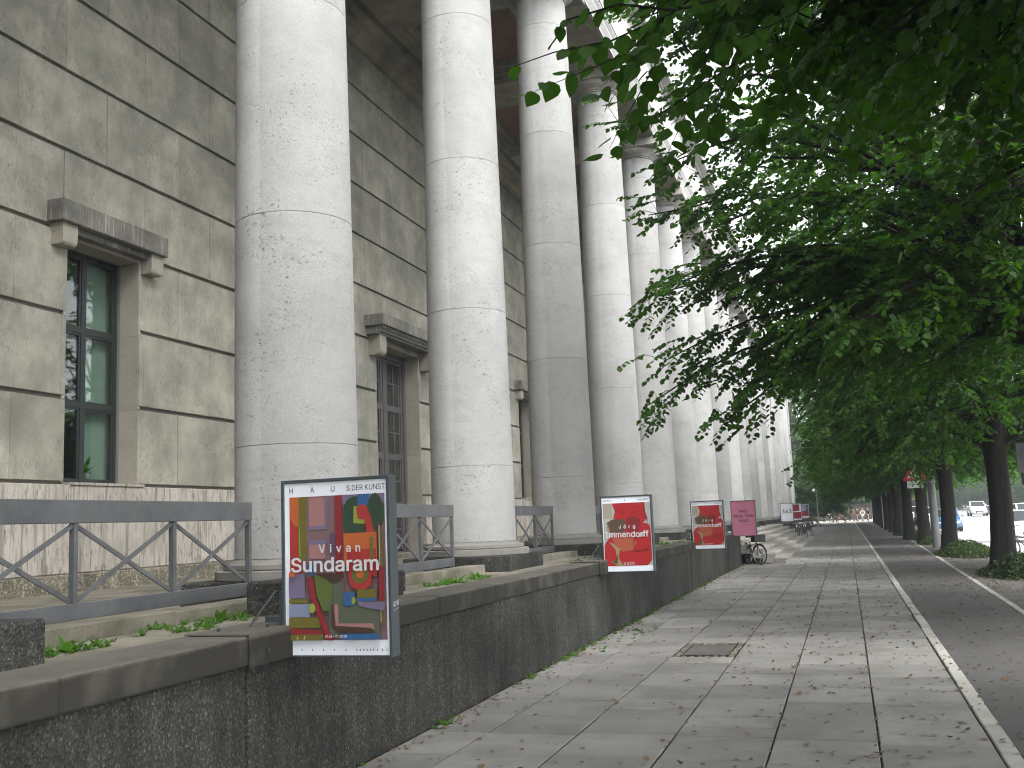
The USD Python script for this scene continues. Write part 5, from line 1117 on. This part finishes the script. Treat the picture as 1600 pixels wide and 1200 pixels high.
grp = [('person in grey blue jacket at the left edge of the dark group', -0.35, 164, (0.16, 0.19, 0.25), (0.03, 0.025, 0.02), 'walk'), ('person in black at the middle of the dark group', 0.35, 165, (0.015, 0.016, 0.02), (0.015, 0.02, 0.02), 'walk'), ('person in black coat right of the middle of the dark group', 0.95, 164, (0.02, 0.02, 0.022), (0.02, 0.022, 0.03), 'stand'), ('person in dark green jacket at the right edge of the dark group', 1.55, 166, (0.02, 0.03, 0.025), (0.02, 0.03, 0.03), 'walk')]
for i, (l_, x, y, a_, b_, ps) in enumerate(grp): person(l_, (x, y, 0), -1.57+0.2*i, a_, b_, (0.05, 0.035, 0.025), ps, seed=3+i)
for i, (l_, bl, x, a_, b_, hc) in enumerate((('cyclist in olive top riding at the left of the three', 'pale bicycle ridden by the left of the three cyclists', 1.35, (0.10, 0.10, 0.06), (0.40, 0.42, 0.44), (0.10, 0.05, 0.03)), ('cyclist in black top with pale hair riding between two others', 'pale bicycle ridden by the middle of the three cyclists', 2.05, (0.02, 0.02, 0.03), (0.30, 0.32, 0.36), (0.45, 0.42, 0.36)), ('cyclist in brown top riding at the right of the three', 'bicycle ridden by the right one of the three cyclists', 2.75, (0.13, 0.07, 0.05), (0.20, 0.13, 0.14), (0.07, 0.04, 0.03)))):
    bike(bl, (x, 151-i, 0), -1.57, (0.45, 0.46, 0.48), group='bicycles being ridden at the far end')
    person(l_, (x, 151-i, 0), -1.57, a_, b_, hc, 'ride', seed=10+i, group='cyclists at the far end of the lane')

# ------------------------------------------------------------------ poles and signs
sp = thing('sign_pole', 'tall grey pole between two trunks, carrying a red triangular sign', 'pole', (3.49, 47.0, 0))
part(sp, 'pole', tube([(0, 0, -0.2), (0, 0, 1.2), (0, 0, 4.4)], [0.175, 0.165, 0.14], 16), M_pole, smooth=40)
part(sp, 'clamp', cat_m([cyl((0, 0, z), (0, 0, z+0.05), 0.185, 16) for z in (2.70, 3.30)]), M_grey)
part(sp, 'arm', cat_m([bar((-0.15, -0.02, z), (-0.80, -0.06, z), 0.04) for z in (2.72, 3.32)]), M_grey)
tri = lambda s, z0: Polygon([(-0.60-0.5*s, z0), (-0.60+0.5*s, z0), (-0.60, z0+0.866*s)])
sg = part(sp, 'warning_sign', flat(tri(0.94, 2.84).buffer(0.03), -0.085, 0.012), mat('sign_red', (0.42, 0.03, 0.03), 0.4))
part(sg, 'white_field', flat(tri(0.66, 2.92), -0.0975, 0.001), mat('sign_white', (0.62, 0.62, 0.58), 0.5))
def pict(p): return trimesh.creation.extrude_polygon(p, 0.001, engine='earcut')
fig = cat_m([flat(Polygon(p), -0.0990, 0.001) for p in ([(-0.70, 2.95), (-0.66, 2.95), (-0.63, 3.10), (-0.66, 3.22), (-0.71, 3.20), (-0.70, 3.08)], [(-0.55, 2.95), (-0.51, 2.95), (-0.50, 3.08), (-0.52, 3.18), (-0.57, 3.16), (-0.56, 3.06)], [(-0.66, 3.23), (-0.63, 3.23), (-0.63, 3.27), (-0.66, 3.27)], [(-0.55, 3.19), (-0.52, 3.19), (-0.52, 3.23), (-0.55, 3.23)])])
part(sg, 'symbol', fig, M_black)
pl_ = part(sp, 'text_plate', bevel_box(-0.95, -0.32, -0.098, -0.085, 2.50, 2.80, 0.004), mat('plate_white', (0.60, 0.60, 0.58), 0.5))
part(pl_, 'text_line', cat_m([bx(-0.90+0.045*i, -0.865+0.045*i, -0.0995, -0.0985, 2.635, 2.665) for i in range(12)]), M_dark)
lp = thing('lamp_post', 'slim lamp post with a white globe at the far end of the wall', 'street lamp', (-2.85, 112, 0))
part(lp, 'post', tube([(0, 0, 0), (0, 0, 4.1)], [0.055, 0.04], 10), M_grey, smooth=40)
part(lp, 'arm', bar((0, 0, 4.0), (-0.25, 0, 4.0), 0.04), M_grey)
part(lp, 'globe', hull([(-0.28, 0, 3.86, 0.15), (-0.28, 0, 3.92, 0.15)], 18), M_white, smooth=True)
for l_, x, y, sgn in (('thin pole with a small blue sign among the far trunks', 3.12, 84.0, True), ('thin bare pole left of the small blue sign', 2.85, 92.0, False)):
    q = thing('street_pole', l_, 'pole', (x, y, 0), group='thin poles among the far trunks')
    part(q, 'post', tube([(0, 0, 0), (0, 0, 3.7 if sgn else 4.2)], [0.05, 0.045], 10), M_grey, smooth=40)
    if sgn: part(q, 'blue_sign', bevel_box(-0.22, 0.24, -0.07, -0.052, 2.65, 3.05, 0.004), mat('sign_blue', (0.03, 0.10, 0.35), 0.4)); part(q, 'white_symbol', bx(-0.02, 0.20, -0.0735, -0.0715, 2.67, 2.76), M_white)
q = thing('road_sign', 'grey back of a road sign with a black box below, at the right border', 'road sign', (4.86, 30.5, 0))
part(q, 'panel', bevel_box(-0.40, 0.40, -0.02, 0.0, 2.50, 3.30, 0.005), mat('panel_back_grey', (0.075, 0.078, 0.08), 0.5))
part(q, 'black_box', bevel_box(-0.33, 0.33, -0.05, 0.02, 2.18, 2.492, 0.008), M_black)
part(q, 'post', cyl((0.06, 0.05, 0), (0.06, 0.05, 3.35), 0.035, 10), M_grey, smooth=40)

# ------------------------------------------------------------------ weeds and fallen leaves
g = np.random.default_rng(99)
def rosette(x, y, z, n, s):
    a = g.uniform(0, 2*np.pi, n); el = g.uniform(0.1, 1.0, n)
    d = np.column_stack([np.cos(a)*np.cos(el), np.sin(a)*np.cos(el), np.sin(el)])
    b_ = np.array([x, y, z])+np.column_stack([g.normal(0, s*0.15, n), g.normal(0, s*0.15, n), np.zeros(n)])
    V = LEAF_V*[1, 0.42, 1.0]
    return leaves(b_, d, np.array([0, 0, 1.0])+g.normal(0, 0.3, (n, 3)), s*g.uniform(0.5, 1.1, n), V, LEAF_F)
tw_ = []
def strip_weeds(x0, x1, y0, y1, z, n, s):
    for _ in range(n): tw_.append(rosette(g.uniform(x0, x1), g.uniform(y0, y1), z, int(g.integers(5, 13)), s*g.uniform(0.5, 1.3)))
ZW = 1.036
def wline(p, q, n, s, w=0.08):
    for _ in range(n):
        t = g.random(); tw_.append(rosette(p[0]+(q[0]-p[0])*t+g.normal(0, w), p[1]+(q[1]-p[1])*t+g.normal(0, w), ZW, int(g.integers(5, 11)), 0.72*s*g.uniform(0.5, 1.4)))
wline((-4.60, 6.05), (-4.85, 8.3), 46, 0.10, 0.10); wline((-4.50, 5.0), (-4.70, 5.75), 18, 0.09, 0.07); wline((-4.92, 5.2), (-4.92, 8.4), 22, 0.05, 0.02); wline((-4.6, 8.0), (-4.5, 9.3), 26, 0.11, 0.15)
for x, y in ((-4.75, 7.15), (-4.82, 7.85), (-4.66, 8.25), (-4.62, 5.3)): tw_.append(rosette(x, y, ZW, 15, 0.14))
wline((-4.50, 10.9), (-4.40, 12.6), 30, 0.11, 0.08); wline((-4.35, 16.6), (-4.35, 18.4), 12, 0.11); wline((-4.4, 22.0), (-4.4, 29.0), 26, 0.12)
for x, y in ((-4.42, 12.15), (-4.45, 11.4)): tw_.append(rosette(x, y, ZW, 14, 0.15))
top('terrace_weeds', cat_m(tw_), M_weed, 'bright green weeds growing in the terrace joints behind the coping', 'weeds', kind='stuff')
tw_ = []
for y0, y1, n in ((6.3, 7.2, 5), (8.4, 9.0, 5), (10.2, 12.4, 12), (12.6, 14.8, 26), (15, 18, 18), (18, 25, 30), (25, 36, 60)): strip_weeds(XW+0.02, XW+0.09, y0, y1, 0.0, n, 0.07)
strip_weeds(-3.25, -2.95, 13.2, 16.5, 0.0, 14, 0.06)
top('wall_foot_weeds', cat_m(tw_), M_weed, 'tufts of green weeds along the foot of the retaining wall', 'weeds', kind='stuff')
def scatter(x, y, s, curl=0.22, z=0.006):
    n = len(x); a = g.uniform(0, 2*np.pi, n)
    d = np.column_stack([np.cos(a), np.sin(a), g.normal(0.05, 0.12, n)])
    V = LEAF_V*[1, 1, 1.0]; V = V.copy(); V[:, 2] = -V[:, 2]*0.9
    m = leaves(np.column_stack([x, y, np.full(n, z)]), d, np.array([0, 0, 1.0])+g.normal(0, curl, (n, 3)), s, V, LEAF_F)
    v = m.vertices.reshape(n, len(LEAF_V), 3); lo = v[:, :, 2].min(1); v[:, :, 2] += (z-lo)[:, None]
    return trimesh.Trimesh(v.reshape(-1, 3), m.faces, process=False)
xs_, ys_ = [], []
while len(xs_) < 3600:
    x, y = g.uniform(-3.4, 2.4), 3+45*g.random()**1.3
    if g.random() < 0.25+0.75*np.clip((x+2.2)/2.6, 0, 1)*(0.35+0.9*meshkit.noise(np.array([x*1.1, y*0.7, 3.0]))): xs_.append(x); ys_.append(y)
for _ in range(260):
    i = int(g.integers(0, 5)); xs_.append(xs[i+1]+g.normal(0, 0.02)); ys_.append(g.uniform(4, 30))
x = np.array(xs_); y = np.array(ys_)
# litter against the wall foot, the stairs, the lane edges and round the trees
n = 500; x2 = XW+0.05+np.abs(g.normal(0, 0.12, n)); y2 = g.uniform(6, 36, n)
n = 700; y3 = g.uniform(10, 60, n); x3 = lane_r(y3)+0.16+np.abs(g.normal(0, 0.35, n))
x4, y4, = [], []
for (tx, ty), k, sx, sy in (((4.0, 27.6), 1500, 1.0, 2.6), ((3.75, 39.3), 1500, 0.8, 3.0), ((3.5, 51), 700, 0.7, 2.2), ((3.3, 60), 500, 0.6, 2), ((-2.7, 36.5), 260, 0.5, 0.6)):
    x4.append(tx+g.normal(0, sx, k)); y4.append(ty+g.normal(0, sy, k))
x4, y4 = np.concatenate(x4), np.concatenate(y4)
XX, YY = np.concatenate([x, x2, x3, x4]), np.concatenate([y, y2, y3, y4]); ok = (XX < 5.1) & (XX > XW) & ~((XX < -1.9) & (YY > ST0))
XX, YY = XX[ok], YY[ok]
top('fallen_leaves', scatter(XX, YY, g.uniform(0.022, 0.056, len(XX))), M_fallen, 'yellow and brown fallen leaves scattered over the pavement and cycle lane', 'leaves', kind='stuff')
xk = -9+3.5*np.abs(g.normal(0, 1, 1500)); yk = 150+g.uniform(-30, 3, 1500); okk = (xk > -4.5) & (xk < 0.8)
top('far_leaf_litter', scatter(xk[okk], yk[okk], g.uniform(0.08, 0.16, okk.sum())), M_fallen, 'brown leaf litter at the far end of the pavement', 'leaves', kind='stuff')

# ------------------------------------------------------------------ air
HAZE = 0.0006
if HAZE:
    hz = usdkit.material(stage, L('haze_air'), {'v': ('principled_volume', {'color': (0.86, 0.91, 0.97), 'density': HAZE, 'anisotropy': 0.2})}, [], volume='v.volume')
    top('haze', bx(-420, 420, -220, 520, -2.7, 34), hz, kind='stuff')
